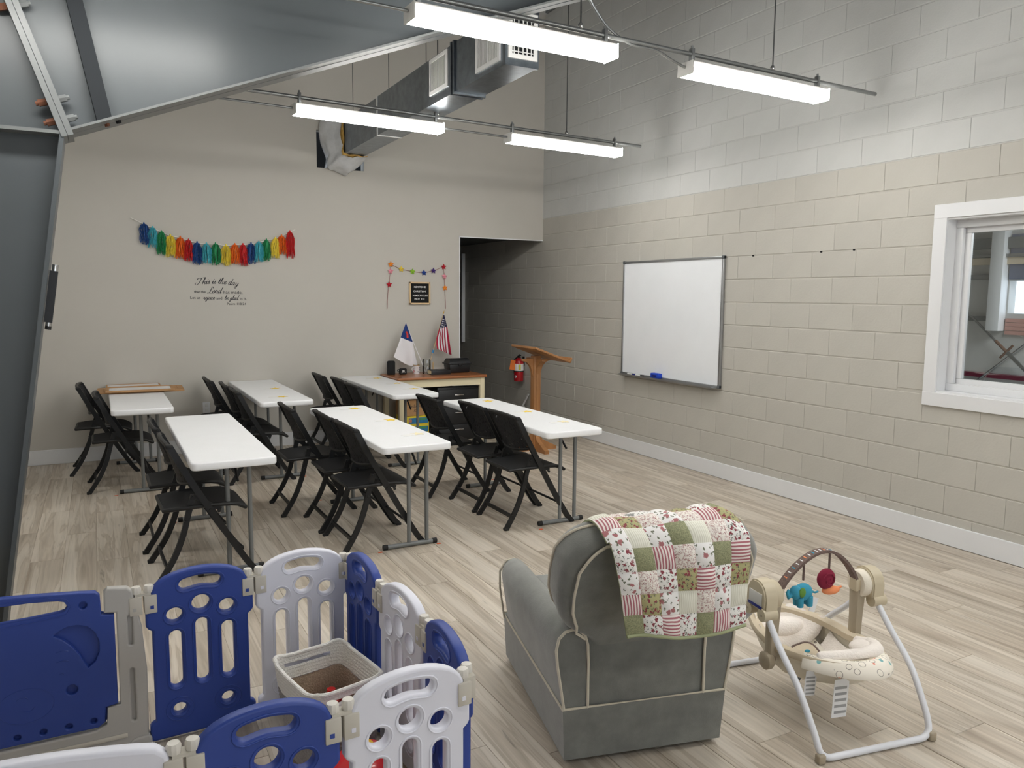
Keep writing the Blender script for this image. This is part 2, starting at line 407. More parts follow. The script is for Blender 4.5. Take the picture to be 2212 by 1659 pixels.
for k in range(25):
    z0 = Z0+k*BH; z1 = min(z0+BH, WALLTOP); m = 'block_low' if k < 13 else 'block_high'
    off = 8.4525 if k % 2 else 8.4525+BL/2
    y = off-BL*17
    if z1-z0 < .03: continue
    while y < 11.3:
        r = (y, z0, min(y+BL, 11.5), z1)
        for c in wall_cells(r, [WIN]):
            if c[2]-c[0] < .02 or c[3]-c[1] < .02: continue
            cc = Vector((XR, (c[0]+c[2])/2, (c[1]+c[3])/2-CAMH)); zz = cc.dot(cf)
            if zz < .5: continue
            u, v = cc.dot(crt)/zz, cc.dot(cup)/zz
            vis = abs(u) < .70 and abs(v) < .53
            blocks.append((-(1/zz**2)*abs(cc.x/cc.length) if vis else 1, c, m))
        y += BL
blocks.sort(key=lambda b: b[0])
rest = {'block_low': MB(), 'block_high': MB()}
for i, (s_, c, m) in enumerate(blocks):
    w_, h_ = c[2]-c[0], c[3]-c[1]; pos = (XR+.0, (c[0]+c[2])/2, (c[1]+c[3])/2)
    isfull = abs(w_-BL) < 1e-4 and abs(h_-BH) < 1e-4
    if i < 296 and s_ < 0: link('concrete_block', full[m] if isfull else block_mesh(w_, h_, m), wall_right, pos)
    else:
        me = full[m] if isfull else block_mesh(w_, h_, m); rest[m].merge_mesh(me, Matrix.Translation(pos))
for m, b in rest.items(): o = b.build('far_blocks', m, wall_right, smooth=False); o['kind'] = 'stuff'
# a few old screw anchors left in the blockwork
for y, z in ((5.02, 2.028), (4.3, 2.028), (4.0, 2.03)):
    b = MB(); b.cyl((XR-.012, y, z), (XR+.002, y, z), .006, n=8); b.build('screw_anchor', 'dark_hole', wall_right)
# back wall with the passage and the duct hole
OP = (3.897, -.1, XR+.2, 2.374); DH = (2.19, 3.04, 2.72, 3.44)
wb = MB()
for a, c, b, d in wall_cells((XL-.2, -.05, XR+.2, 5.6), [OP, DH]): wb.box(((a+b)/2, YB+.06, (c+d)/2), (b-a, .12, d-c))
wall_back = struct(wb.build('wall_back', 'wall_paint', smooth=False))
b = MB(); b.box((3.892, YB-.002, 1.187), (.012, .006, 2.37)); b.box((4.47, YB-.002, 2.368), (1.16, .006, .012)); b.build('corner_bead', 'trim_white', wall_back, smooth=False)
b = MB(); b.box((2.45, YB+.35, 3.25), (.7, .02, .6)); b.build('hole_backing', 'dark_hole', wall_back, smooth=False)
# passage behind the opening
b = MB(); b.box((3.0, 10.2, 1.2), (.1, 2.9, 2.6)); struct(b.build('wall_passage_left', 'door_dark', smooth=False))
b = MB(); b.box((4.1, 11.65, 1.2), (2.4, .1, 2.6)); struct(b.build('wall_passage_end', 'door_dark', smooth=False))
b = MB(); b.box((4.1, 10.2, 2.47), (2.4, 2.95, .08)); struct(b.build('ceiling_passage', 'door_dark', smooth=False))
b = MB(); b.box((XR-.03, 11.02, 1.63), (.05, .03, 1.36)); struct(b.build('trim_1', 'trim_white', smooth=False))
# unseen walls and the roof close the room
b = MB(); b.box((XL-.06, 1.8, 2.7), (.1, 14, 5.5)); struct(b.build('wall_left', 'wall_paint', smooth=False))
b = MB()
for a, c, e, d in wall_cells((XL-.2, -.05, XR+.2, 5.6), [(-.1, 1.1, 1.3, 2.4), (2.7, 1.1, 4.1, 2.4)]): b.box(((a+e)/2, YF-.05, (c+d)/2), (e-a, .1, d-c))
struct(b.build('wall_front', 'wall_paint', smooth=False))
b = MB(); b.rings([[Vector((XL-.2, y, roofz(XL-.2)+t)) for y, t in ((YF-.1, 0), (YB+.12, 0), (YB+.12, .1), (YF-.1, .1))], [Vector((XR+.3, y, roofz(XR+.3)+t)) for y, t in ((YF-.1, 0), (YB+.12, 0), (YB+.12, .1), (YF-.1, .1))]])
struct(b.build('ceiling', 'ceiling_paint', smooth=False))
b = MB(); b.box((XR+.02, 1.8, WALLTOP+.02), (.1, 13.6, .05)); struct(b.build('trim_2', 'steel_edge', smooth=False))
# baseboards
b = MB(); b.box(((XL+3.897)/2, YB-.008, .072), (3.897-XL, .016, .144), bev=.003, seg=1); struct(b.build('baseboard_back', 'trim_white', smooth=False))
b = MB(); b.box((XR-.012, 3.2, .07), (.018, 11.0, .14), bev=.003, seg=1); struct(b.build('baseboard_right', 'trim_white', smooth=False))
# wall outlet
t = thing('wall_outlet', 'small white wall outlet plate on the painted wall between tables', 'outlet', (.975, YB, .47))
b = MB(); b.box((0, -.004, 0), (.072, .008, .116), bev=.003); b.build('cover_plate', 'trim_white', t)
b = MB(); b.box((0, -.009, .024), (.03, .004, .03), bev=.001); b.box((0, -.009, -.024), (.03, .004, .03), bev=.001); b.build('socket', 'grille_white', t)
# interior window: casing boards, jamb, sash frame and pane
y0, z0, y1, z1 = WIN; CW = .092
win = thing('window_1', 'white cased interior window in the block wall', 'window', (XR, 0, 0)); struct(win)
del win['category']; del win['label']
for nm, c, d in (('casing_board', (-.012, y1+CW/2-.01, (z0+z1)/2), (.02, CW, z1-z0+.02)), ('casing_board', (-.012, y0-CW/2+.01, (z0+z1)/2), (.02, CW, z1-z0+.02)), ('casing_board', (-.013, (y0+y1)/2, z1+CW/2), (.022, y1-y0+2*CW-.02, CW)), ('casing_board', (-.013, (y0+y1)/2, z0-CW/2), (.022, y1-y0+2*CW-.02, CW))):
    b = MB(); b.box(c, d, bev=.002, seg=1); b.build(nm, 'trim_white', win, smooth=False)
b = MB()
for c, d in (((.09, y1-.006, (z0+z1)/2), (.2, .012, z1-z0)), ((.09, y0+.006, (z0+z1)/2), (.2, .012, z1-z0)), ((.09, (y0+y1)/2, z1-.006), (.2, y1-y0-.024, .012)), ((.09, (y0+y1)/2, z0+.006), (.2, y1-y0-.024, .012))): b.box(c, d)
b.build('jamb', 'trim_white', win, smooth=False)
for s_, e in ((.10, .05), (.135, .085)):
    b = MB()
    for c, d in (((s_, y1-.012-e/2, (z0+z1)/2), (.03, e, z1-z0-.026-2*e)), ((s_, y0+.012+e/2, (z0+z1)/2), (.03, e, z1-z0-.026-2*e)), ((s_, (y0+y1)/2, z1-.012-e/2), (.03, y1-y0-.026, e)), ((s_, (y0+y1)/2, z0+.012+e/2), (.03, y1-y0-.026, e))): b.box(c, d, bev=.003)
    b.build('sash_frame', 'trim_white', win)
b = MB(); b.box((.14, (y0+y1)/2, (z0+z1)/2), (.006, y1-y0-.1, z1-z0-.1)); b.build('pane', 'pane_glass', win, smooth=False)
# the side room seen through it
X2 = 8.2
b = MB(); 
for a, c, e, d in wall_cells((-1, -.05, 8.6, 3.2), [(3.9, 1.53, 4.62, 1.86)]): b.box((X2+.06, (a+e)/2, (c+d)/2), (.12, e-a, d-c))
wall_far = struct(b.build('wall_far', 'side_wall', smooth=False))
b = MB(); b.box((6.7, 8.6, 1.5), (3.2, .1, 3.2)); struct(b.build('wall_side_room_back', 'side_wall', smooth=False))
b = MB(); b.box((6.7, -1.0, 1.5), (3.2, .1, 3.2)); struct(b.build('wall_side_room_front', 'side_wall', smooth=False))
b = MB(); b.box((6.75, 3.8, -.06), (3.2, 9.6, .1)); struct(b.build('floor_side_room', 'side_wall', smooth=False))
b = MB(); b.box((6.7, 3.8, 2.95), (3.2, 9.6, .06)); cs = struct(b.build('ceiling_side_room', 'side_ceiling', smooth=False))
for i in range(12):
    for j in range(4):
        b = MB(); b.box((5.55+j*.8, .8+i*.62, 2.915), (.78, .6, .012)); b.build('ceiling_panel', 'side_ceiling', cs, smooth=False)
for nm, z, h, d, m in (('girt', 1.9, .05, .06, 'side_girt'), ('girt', 1.47, .05, .06, 'side_girt'), ('girt', 2.06, .07, .05, 'swing_tan'), ('pipe_rail', 2.115, .03, .08, 'conduit'), ('red_stripe', .882, .05, .02, 'maroon'), ('girt', 2.24, .11, .06, 'side_girt')):
    b = MB(); b.box((X2-d/2, 6.6 if z in (1.9, 1.47) and z else 4.5, z), (d, 3.75 if z in (1.9, 1.47) else 8.0, h)); b.build(nm, m, wall_far, smooth=False)
b = MB(); b.box((X2-.06, 4.70, 1.88), (.12, .13, 1.06), bev=.005); struct(b.build('reflection_post', 'trim_white'))  # pale post put in for a bright reflection band on the glass
b = MB(); b.box((X2-.01, 4.2, 2.1), (.03, .84, .45)); b.build('siding_panel', 'siding', wall_far, smooth=False)
for i in range(4):
    b = MB(); b.box((X2-.012, 4.2, 1.5-.042*i-.04), (.03, .84, .038)); b.build('brick_course', 'brick_red', wall_far, smooth=False)
def sword(a, b_, hilt_t, label):
    a, b_ = Vector(a), Vector(b_); d = (b_-a); L_ = d.length; d.normalize(); t = thing('sword', label, 'sword', a)
    h = d*(L_*hilt_t); m = MB(); m.tube([d*0, d*(L_*(hilt_t-.13))], .012, n=6); m.build('scabbard_tip', 'sword_steel', t)
    m = MB(); m.tube([d*(L_*(hilt_t-.13)), h], .016, n=8); m.build('grip', 'sword_hilt', t)
    n = Vector((1, 0, 0)).cross(d); m = MB(); m.tube([h-n*.09, h+n*.09], [.012, .012], n=6); m.build('cross_guard', 'sword_hilt', t)
    m = MB(); m.tube([h, d*L_], [.018, .012], prof=[(.4, 1), (.4, -1), (-.4, -1), (-.4, 1)], up=(1, 0, 0)); m.build('blade', 'sword_steel', t)
sword((X2-.07, 5.10, 1.63), (X2-.07, 4.2, .82), .60, 'long sword slanting down behind the window glass, brown hilt with cross guard')
sword((X2-.05, 4.95, .73), (X2-.05, 4.1, 1.49), .8, 'long sword rising behind the window glass, crossing under the brown hilted one')
# ================================================================== overhead steel, lights, duct
FY0, FY1, FW = 4.25, 4.45, 4.35
K = (-.088, 2.405)
fr = thing('steel_frame', 'large grey painted steel building frame with tapered column and sloping rafter', 'steel frame', (-.75, FW, 0))
OX, OY = -.75, FW
def fbox(name, pts, ya, yb, m):          # prism of an (x, z) polygon between two depths
    b = MB(); b.prism([(x-OX, z) for x, z in pts], lambda x, z: Vector((x, ya-OY, z)), lambda x, z: Vector((x, yb-OY, z))); return b.build(name, m, fr, smooth=False)
def strip(pts, th):                      # polygon of a strip of thickness th above a polyline
    return [(x, z) for x, z in pts]+[(x, z+th) for x, z in reversed(pts)]
topf = lambda x: 4.28+.1*(x+1)
fbox('rafter_web', [K, (2.652, 3.485), (3.2, 3.69), (XR-.02, 4.1), (XR-.02, topf(XR)), (-.75, topf(-.75))], FW-.006, FW+.006, 'steel_paint')
fbox('rafter_flange', strip([(K[0]+.0, K[1]), (2.652, 3.488), (3.2, 3.70), (XR-.02, 4.1)], .012), FY0, FY1+.02, 'steel_edge')
fbox('top_flange', strip([(-1.05, topf(-1.05)), (XR-.02, topf(XR-.02))], .02), FY0, FY1, 'steel_edge')
CB = (-.458, .0)
fbox('column_web', [(-1.05, .0), CB, (-.1, 2.395), (-1.05, 2.395)], FW-.006, FW+.006, 'steel_paint')
fbox('knee_web', [(-1.05, 2.405), K, (-.70, topf(-.7)), (-1.05, topf(-1.05))], FW-.006, FW+.006, 'steel_paint')
fbox('column_flange', [(CB[0]-.02, 0), CB, (-.093, 2.40), (-.113, 2.40)], FY0, FY1, 'steel_paint')
fbox('outer_flange', [(-1.07, 0), (-1.05, 0), (-1.05, topf(-1.05)), (-1.07, topf(-1.07))], FY0, FY1, 'steel_edge')
fbox('knee_stiffener', [(-1.05, 2.392), (-.108, 2.392), (-.108, 2.408), (-1.05, 2.408)], FY0, FY1, 'steel_edge')
fbox('base_plate', [(-1.1, 0), (-.43, 0), (-.43, .018), (-1.1, .018)], FY0-.02, FY1+.02, 'steel_edge')
sd = Vector((-.185, .55)).normalized(); sp_ = Vector((sd.y, -sd.x))
for k in (0, 1):
    o0 = .001+k*.027-.026
    P = [Vector(K)+sp_*o0-sd*.02, Vector(K)+sp_*(o0+.025)-sd*.02, Vector(K)+sp_*(o0+.025)+sd*1.85, Vector(K)+sp_*o0+sd*1.85]
    fbox('splice_plate', [(p.x, p.y) for p in P], FY0-.005, FY1, 'steel_edge')
fbox('web_stiffener', [(.045, 2.468), (.108, 2.492), (-.235, 4.3), (-.305, 4.3)], FY0+.03, FW, 'dark_steel')
for t_, sg in ((.06, -1), (.06, 1), (.15, -1), (.15, 1), (.57, -1), (.57, 1)):      # splice bolts
    p = Vector(K)+sd*t_; a = p+sp_*(.027 if sg > 0 else -.026); e = a+sp_*sg*.034
    b = MB(); b.cyl((a.x-OX, FY0+.045-OY, a.y), (e.x-OX, FY0+.045-OY, e.y), .017, n=6); b.cyl((e.x-OX, FY0+.045-OY, e.y), ((e+sp_*sg*.012).x-OX, FY0+.045-OY, (e+sp_*sg*.012).y), .010, n=8); b.build('bolt', 'rust' if sg < 0 else 'steel_edge', fr)
rs_ = (3.488-K[1])/(2.652-K[0])
for x, m in ((.085, 'rust'), (.135, 'dark_hole')):
    z = K[1]+rs_*(x-K[0]); b = MB(); b.cyl((x-OX, FY0+.09-OY, z+.002), (x+.004-OX, FY0+.09-OY, z-.010), .013, n=6); b.build('flange_bolt', m, fr)
# slim bar clinging to the column's edge
cx = lambda z: CB[0]+(-.093-CB[0])*z/2.4
t = thing('magnetic_bar', 'slim black bar with silver ends on the edge of the grey column', 'tool', (cx(1.49), FY0+.05, 1.49))
d_ = Vector((cx(1.79)-cx(1.49), 0, .30)); n_ = Vector((.024, 0, 0)); dn = d_.normalized()
b = MB(); b.tube([n_+dn*.03, n_+dn*.275], .0145, prof=[(1, 1.2), (1, -1.2), (-1.4, -1.2), (-1.4, 1.2)], up=(1, 0, 0)); b.build('bar', 'black_plastic', t, smooth=False)
for e0, e1 in ((.275, .305), (.012, .03)): b = MB(); b.tube([n_+dn*e0, n_+dn*e1], .0135, n=10); b.build('silver_end', 'chrome', t)
b = MB(); b.tube([n_+dn*-.004, n_+dn*.012], .014, n=10); b.build('end_cap', 'black_rubber', t)
# ---- luminaires
def luminaire(a, e, label, group='linear luminaires over the classroom'):
    a, e = Vector(a), Vector(e); d = e-a; L_ = d.length; t = thing('linear_light', label, 'light', (a+e)/2, math.atan2(d.y, d.x), group)
    h = L_/2
    b = MB(); b.box((0, 0, .03), (L_-.016, .138, .06), bev=.012); b.build('diffuser', 'lens', t)
    b = MB(); b.box((0, 0, .068), (L_-.01, .12, .016), bev=.003); b.build('housing', 'lamp_housing', t)
    for s_ in (-1, 1):
        b = MB(); b.box((s_*(h-.004), 0, .037), (.01 if s_ < 0 else .004, .134, .078), bev=.003); b.build('end_cap', 'lamp_housing' if s_ < 0 else 'lens', t)
    for s_ in (-1, 1):
        b = MB(); b.box((s_*(h-.05), 0, .118), (.022, .034, .09), bev=.004); b.cyl((s_*(h-.05), 0, .155), (s_*(h-.05), 0, .178), .008, n=6); b.build('strap_clamp', 'conduit', t)
    return t
ZB = 2.99
rowN = lambda x: 3.722+(x-1.4)*.0333; rowF = lambda x: 6.005+(x-1.35)*.068
luminaire((1.405, rowN(1.4), ZB), (2.635, rowN(2.63), ZB), 'long lit linear light nearest the steel rafter, end on the flexible cable')
luminaire((3.185, rowN(3.18), ZB), (4.412, rowN(4.41), ZB), 'lit linear light hung by a single wire before the upper block wall')
luminaire((1.352, rowF(1.35), ZB), (2.575, rowF(2.57), ZB), 'lit linear light passing under the metal duct')
luminaire((3.214, rowF(3.21), ZB), (4.455, rowF(4.46), ZB), 'lit linear light before the back corner of the room')
luminaire((-.54, rowN(-.54), ZB), (.69, rowN(.69), ZB), 'lit linear light beside the steel column', 'linear luminaires outside the classroom')
luminaire((-.86, rowF(-.86), ZB), (.37, rowF(.37), ZB), 'added unseen linear light hidden behind the steel rafter', 'linear luminaires outside the classroom')  # unseen fixture, added to brighten the left of the back wall
for yy in (1.3, -1.1):
    for xa in (1.4, 3.19):
        luminaire((xa, yy, ZB), (xa+1.23, yy, ZB), 'lit linear light behind the playpen corner of the room', 'linear luminaires outside the classroom')
def pipe(name, label, pts, r, m='conduit', n=10, group=None, cat='pipe'):
    o = Vector(pts[0]); b = MB(); b.tube([Vector(p)-o for p in pts], r, n=n); x = b.build(name, m, None, loc=o); return tag(x, label, cat, group)
ZP = ZB+.128
pipe('support_pipe', 'grey support pipe over the two nearer linear lights', [(.9, rowN(.9), ZP), (4.98, rowN(4.98), ZP)], .0135)
pipe('support_pipe', 'grey support pipe over the two linear lights by the duct', [(.55, rowF(.55), ZP), (4.73, rowF(4.73), ZP)], .0135)
ZE = ZB+.045
pipe('feed_conduit', 'thin conduit feeding the light nearest the rafter', [(.5, rowN(.5), ZE+.0), (1.4, rowN(1.4), ZE)], .0085)
pipe('feed_conduit', 'thin conduit feeding the light under the duct', [(.55, rowF(.55), ZE), (1.35, rowF(1.35), ZE)], .0085)
pipe('feed_conduit', 'thin conduit linking the two lights by the duct', [(2.578, rowF(2.58), ZE), (3.212, rowF(3.21), ZE)], .0085)
for x, y, lb in ((2.42, rowN(2.42), 'thin hanger wire above the light nearest the rafter'), (3.93, rowN(3.93), 'thin hanger wire of the light before the upper block wall'), (2.545, rowF(2.545), 'thin hanger wire beside the metal duct'), (3.845, rowF(3.845), 'thin hanger wire before the back corner')):
    pipe('hanger_wire', lb, [(x, y, ZP), (x, y, roofz(x)-.005)], .0045, 'wire', 6, cat='wire')
    t = tag(MB().ball((0, 0, 0), (.016, .016, .02)).build('hanger_clip', 'chrome', None, loc=(x, y, ZP+.022)), lb.replace('thin hanger wire', 'small bright clip on the wire'), 'clip')
pts = spline([(2.40, 3.76, 4.9), (2.40, 3.755, 3.9), (2.42, 3.75, 3.42), (2.56, 3.76, 3.20), (2.75, rowN(2.75), ZP-.012), (2.95, rowN(2.95), ZP-.02), (3.08, rowN(3.08), ZE+.025), (3.185, rowN(3.18), ZE)], 8)
pipe('flexible_cable', 'flexible armoured cable drooping to the light before the upper block wall', pts, .008, 'conduit', 8, cat='cable')
# ---- galvanised duct
DX, DZ, DW, DHh = 2.4, 3.152, .235, .35
du = thing('air_duct', 'rectangular galvanised air duct hung along the ceiling with white grilles', 'duct', (DX+DW/2, 6.6, DZ))
def dbox(name, y0, y1, g, m, **k):
    b = MB(); b.box((0, (y0+y1)/2-6.6, DHh/2), (DW+2*g, y1-y0, DHh+2*g), **k); return b.build(name, m, du, smooth=False)
dbox('duct_section', 4.62, 5.42, 0, 'galv'); dbox('duct_section', 5.47, 7.2, 0, 'galv'); dbox('duct_section', 7.21, 8.7, -.003, 'galv')
dbox('duct_flange', 5.405, 5.425, .014, 'galv'); dbox('duct_flange', 5.455, 5.475, .014, 'galv'); dbox('duct_core', 5.42, 5.46, -.006, 'dark_hole'); dbox('duct_flange', 4.60, 4.625, .006, 'galv')
dbox('joint_strap', 7.19, 7.215, .004, 'grille_white')
def grille(c, ax, w_, h_, nl, label=None):   # flat register on the left face (ax='x') or the end face (ax='y')
    g = bpy.data.objects.new('register_grille', None); COL.objects.link(g); g.parent = du; g.location = (c[0]-(DX+DW/2), c[1]-6.6, c[2]-DZ)
    P = (lambda a, d, e: Vector((-d, a, e))) if ax == 'x' else (lambda a, d, e: Vector((a, -d, e)))
    dim = (lambda a, d, e: (d, a, e)) if ax == 'x' else (lambda a, d, e: (a, d, e))
    f = .028; b = MB()
    for a, e, ww, hh in ((-(w_-f)/2, 0, f, h_-2*f), ((w_-f)/2, 0, f, h_-2*f), (0, (h_-f)/2, w_, f), (0, -(h_-f)/2, w_, f)): b.box(P(a, .006, e), dim(ww, .012, hh))
    b.box(P(0, .008, 0), dim(.008, .008, h_-2*f)); b.build('grille_frame', 'grille_white', g, smooth=False)
    b = MB(); b.box(P(0, .0015, 0), dim(w_-f, .003, h_-f)); b.build('grille_back', 'dark_hole' if ax == 'y' else 'galv_dark', g, smooth=False)
    for i in range(nl):
        a = -w_/2+f+(w_-2*f)*(i+.5)/nl; b = MB(); b.box(P(a, .005, 0), dim((w_-2*f)/nl*(.55 if ax == 'x' else .2), .006, h_-2*f)); b.build('louver', 'lamp_housing' if ax == 'x' else 'grille_white', g, smooth=False)
    if ax == 'y':
        for i in range(7):
            e = -h_/2+f+(h_-2*f)*(i+.5)/7; b = MB(); b.box(P(0, .007, e), dim(w_-2*f, .004, .006)); b.build('cross_bar', 'grille_white', g, smooth=False)
grille((DX, 5.71, 3.355), 'x', .35, .27, 14); grille((DX, 4.86, 3.325), 'x', .36, .27, 14); grille((DX+DW/2, 4.60, 3.335), 'y', .215, .29, 5)
for y, z0 in ((8.0, 3.5), (6.9, 3.5), (6.0, 3.5)):
    b = MB(); b.cyl((-DW/2+.01, y-6.6, z0-DZ-.03), (-DW/2+.01, y-6.6, roofz(2.4)-DZ-.02), .0035, n=5); b.build('duct_hanger', 'wire', du)
def wrapfn(off, bulge, seed):
    rr = random.Random(seed); ph = [rr.random()*6 for _ in range(6)]
    def f(u, v):    # u along left side then bottom, v from the wall towards the room
        P = [(0, .37), (0, .12), (0, .0), (.10, 0), (DW+.02, 0)]; k = u*4; i = min(int(k), 3); a = k-i
        x = lerp(P[i][0], P[i+1][0], a); z = lerp(P[i][1], P[i+1][1], a)
        nx, nz = (-1, 0) if i < 1 else ((-.7, -.7) if i < 3 else (0, -1))
        o = lerp(off[0], off[1], v)+bulge*math.sin(PI*min(1, v*1.1))*(1+.25*math.sin(9*u+ph[0]))+.008*math.sin(23*u+7*v+ph[1])+.006*math.sin(17*v+11*u+ph[2])
        fade = 1-max(0, (u-.75)/.25)*.6
        return Vector((x-DW/2+nx*o*fade, YB+.05-v*.36-6.6, z+nz*o*fade))
    return f
b = MB(); f_ = wrapfn((.15, .02), .07, 3); b.surf(f_, 40, 16); b.build('plastic_wrap', 'plastic_wrap', du, ang=80)
b = MB(); f2 = wrapfn((.06, .015), .012, 5); b.solid(lambda u, v: f2(u, v*.9+.16), lambda u, v: Vector((.2, -.3, .2)), .03, 40, 8); b.build('insulation', 'insulation', du, ang=80)
# ================================================================== tables and chairs
def make_table(cx, y0, L_, bar, label):
    t = thing('folding_table', label, 'table', (cx, y0+L_/2, 0), 0, 'narrow white folding tables in two rows')
    me = plate([rrect(-.23, -L_/2, .23, L_/2, .035, 6)], .045, .009, 'tabletop'); me.materials.append(MT['table_top']); me.shade_smooth(); me.set_sharp_from_angle(angle=math.radians(50))
    o = link('tabletop', me, t, (0, 0, .74-.0225))
    for s_ in (-1, 1):
        y = s_*(L_/2-.29)
        for i, dx in enumerate((-.008, .118)):
            b = MB(); b.cyl((bar+dx, y, .03), (bar+dx, y, .70), .0135); b.build('leg', 'table_leg', t)
        b = MB(); b.cyl((bar-.165, y, .017), (bar+.165, y, .017), .0155); b.build('foot_bar', 'table_leg', t)
        for q in (-1, 1): b = MB(); b.cyl((bar+q*.158, y, .0175), (bar+q*.188, y, .0175), .0172); b.build('foot_cap', 'black_rubber', t)
        b = MB(); b.cyl((bar-.1, y, .695), (bar+.16, y, .695), .010); b.build('leg_crossbar', 'table_leg', t)
        b = MB(); b.tube([(bar+.055, y-s_*.02, .55), (bar+.055, y-s_*.12, .63), (bar+.055, y-s_*.3, .70)], .008, n=8); b.build('folding_brace', 'black_plastic', t)
    b = MB(); b.box((0, 0, .692), (.38, L_-.12, .014)); b.build('underside_rib', 'table_top', t, smooth=False)
    return t
make_table(.645, 4.47, 1.83, 0, 'white folding table with two chairs, nearest the blue playpen panel')
make_table(1.722, 4.44, 1.86, .05, 'white folding table with yellow star tags, in the middle of the front row')
make_table(2.897, 4.46, 1.83, .06, 'white folding table with star tags in front of the wooden lectern')
make_table(1.430, 6.80, 1.83, 0, 'white folding table with two star tags set against the back wall')
make_table(2.625, 6.80, 1.83, 0, 'white folding table touching the wooden desk')
make_table(.292, 6.80, 1.83, 0, 'white folding table holding the wood-framed boards by the back wall')
# folding chair: local +x is the way it faces, origin on the floor under the seat centre
def make_chair():
    t = thing('folding_chair', 'black mesh folding chair', 'chair', (0, 0, 0), 0, 'black folding chairs at the tables')
    W = .228; X0 = -.29      # rear foot x
    for s_ in (-1, 1):
        y = s_*W
        up = spline([(X0+.095, y*.98, .80), (X0+.19, y, .61), (X0+.295, y, .42), (X0+.40, y, .235), (X0+.50, y*1.02, .07), (X0+.545, y*1.03, .012)], 5)
        b = MB(); b.tube(up, .0135, prof=[(.85, 1.35), (.85, -1.35), (-.85, -1.35), (-.85, 1.35)], up=(0, 1, 0)); b.build('upright', 'chair_frame', t, smooth=False)
        yi = s_*(W-.03)
        lg = spline([(X0+.215, yi, .50), (X0+.185, yi, .40), (X0+.150, yi*1.02, .27), (X0+.095, yi*1.06, .14), (X0+.012, yi*1.12, .012)], 6)
        b = MB(); b.tube(lg, .0125, prof=[(.85, 1.3), (.85, -1.3), (-.85, -1.3), (-.85, 1.3)], up=(0, 1, 0)); b.build('rear_leg', 'chair_frame', t, smooth=False)
        for (fx, fy) in ((X0+.548, y*1.03), (X0+.008, yi*1.12)):
            b = MB(); b.box((fx, fy, .010), (.036, .032, .02), bev=.004); b.build('foot', 'black_rubber', t)
        b = MB(); b.tube([(X0+.21, s_*(W-.015), .50), (X0+.30, s_*(W-.012), .44), (X0+.36, s_*(W-.01), .405)], .010, prof=[(1.2, .5), (1.2, -.5), (-1.2, -.5), (-1.2, .5)], up=(0, 0, 1)); b.build('hinge_link', 'chair_frame', t, smooth=False)
        for px_, pz_ in ((.30, .41), (.345, .40), (.165, .36)):
            b = MB(); b.cyl((X0+px_, s_*(W+.017), pz_), (X0+px_, s_*(W+.008), pz_), .009, n=8); b.build('rivet', 'chair_frame', t)
    b = MB(); b.tube([(X0+.058, -W+.0, .092), (X0+.058, W, .092)], .009, prof=[(1.4, .8), (1.4, -.8), (-1.4, -.8), (-1.4, .8)], up=(0, 0, 1)); b.build('rear_stretcher', 'chair_frame', t, smooth=False)
    b = MB(); b.tube([(X0+.455, -W, .15), (X0+.455, W, .15)], .009, n=8); b.build('front_stretcher', 'chair_frame', t)
    # seat: frame rim and mesh pan, waterfall front
    zs = lambda u: .432+.012*math.sin(PI*u)-(.03*max(0, (u-.8)/.2)**2)
    hw = lambda u: .185+.03*min(1, u*3)-.025*max(0, u-.8)/.2
    pad = lambda u, v: Vector((X0+.055+u*.45, (v*2-1)*hw(u), zs(u)-.012*math.sin(PI*v)*math.sin(PI*u)))
    b = MB(); b.solid(pad, lambda u, v: Vector((0, 0, -1)), .018, 14, 10); b.build('seat', 'chair_pad', t, ang=60)
    rim = [pad(u/10, 0) for u in range(11)]+[pad(1, v/6) for v in range(1, 6)]+[pad(1-u/10, 1) for u in range(11)]+[pad(0, 1-v/6) for v in range(1, 6)]
    b = MB(); b.tube([p+Vector((0, 0, -.010)) for p in rim], .0125, n=8, loop=True); b.build('seat_frame', 'chair_frame', t)
    # backrest: mesh panel bulging backwards between the uprights, with a moulded rim
    def bk(u, v):      # u across, v up
        z = .575+v*.225; xm = X0+.095+(.80-z)*.515
        k = 1-(u*2-1)**2; out = .045*k*(.35+.65*(1-v)); sag = -.028*k*(1-v)**2
        yy = (u*2-1)*(W-.012); return Vector((xm-out-.006, yy, z+sag+.012*k*v))
    b = MB(); b.solid(bk, lambda u, v: Vector((1, 0, .3)), .004, 14, 8); b.build('backrest', 'chair_mesh', t, ang=60)
    rim = [bk(u/14, 0) for u in range(15)]+[bk(1, v/5) for v in range(1, 5)]+[bk(1-u/14, 1) for u in range(15)]+[bk(0, 1-v/5) for v in range(1, 5)]
    b = MB(); b.tube(rim, .0095, n=8, loop=True); b.tube([bk(u/14, 1)+Vector((0, 0, .001)) for u in range(15)], .0135, n=8); b.build('backrest_frame', 'chair_frame', t)
    for s_ in (-1, 1): b = MB(); b.box((X0+.090, s_*(W-.003), .802), (.033, .034, .024), bev=.006); b.build('shoulder_cap', 'black_rubber', t)
    return t
chair0 = make_chair()
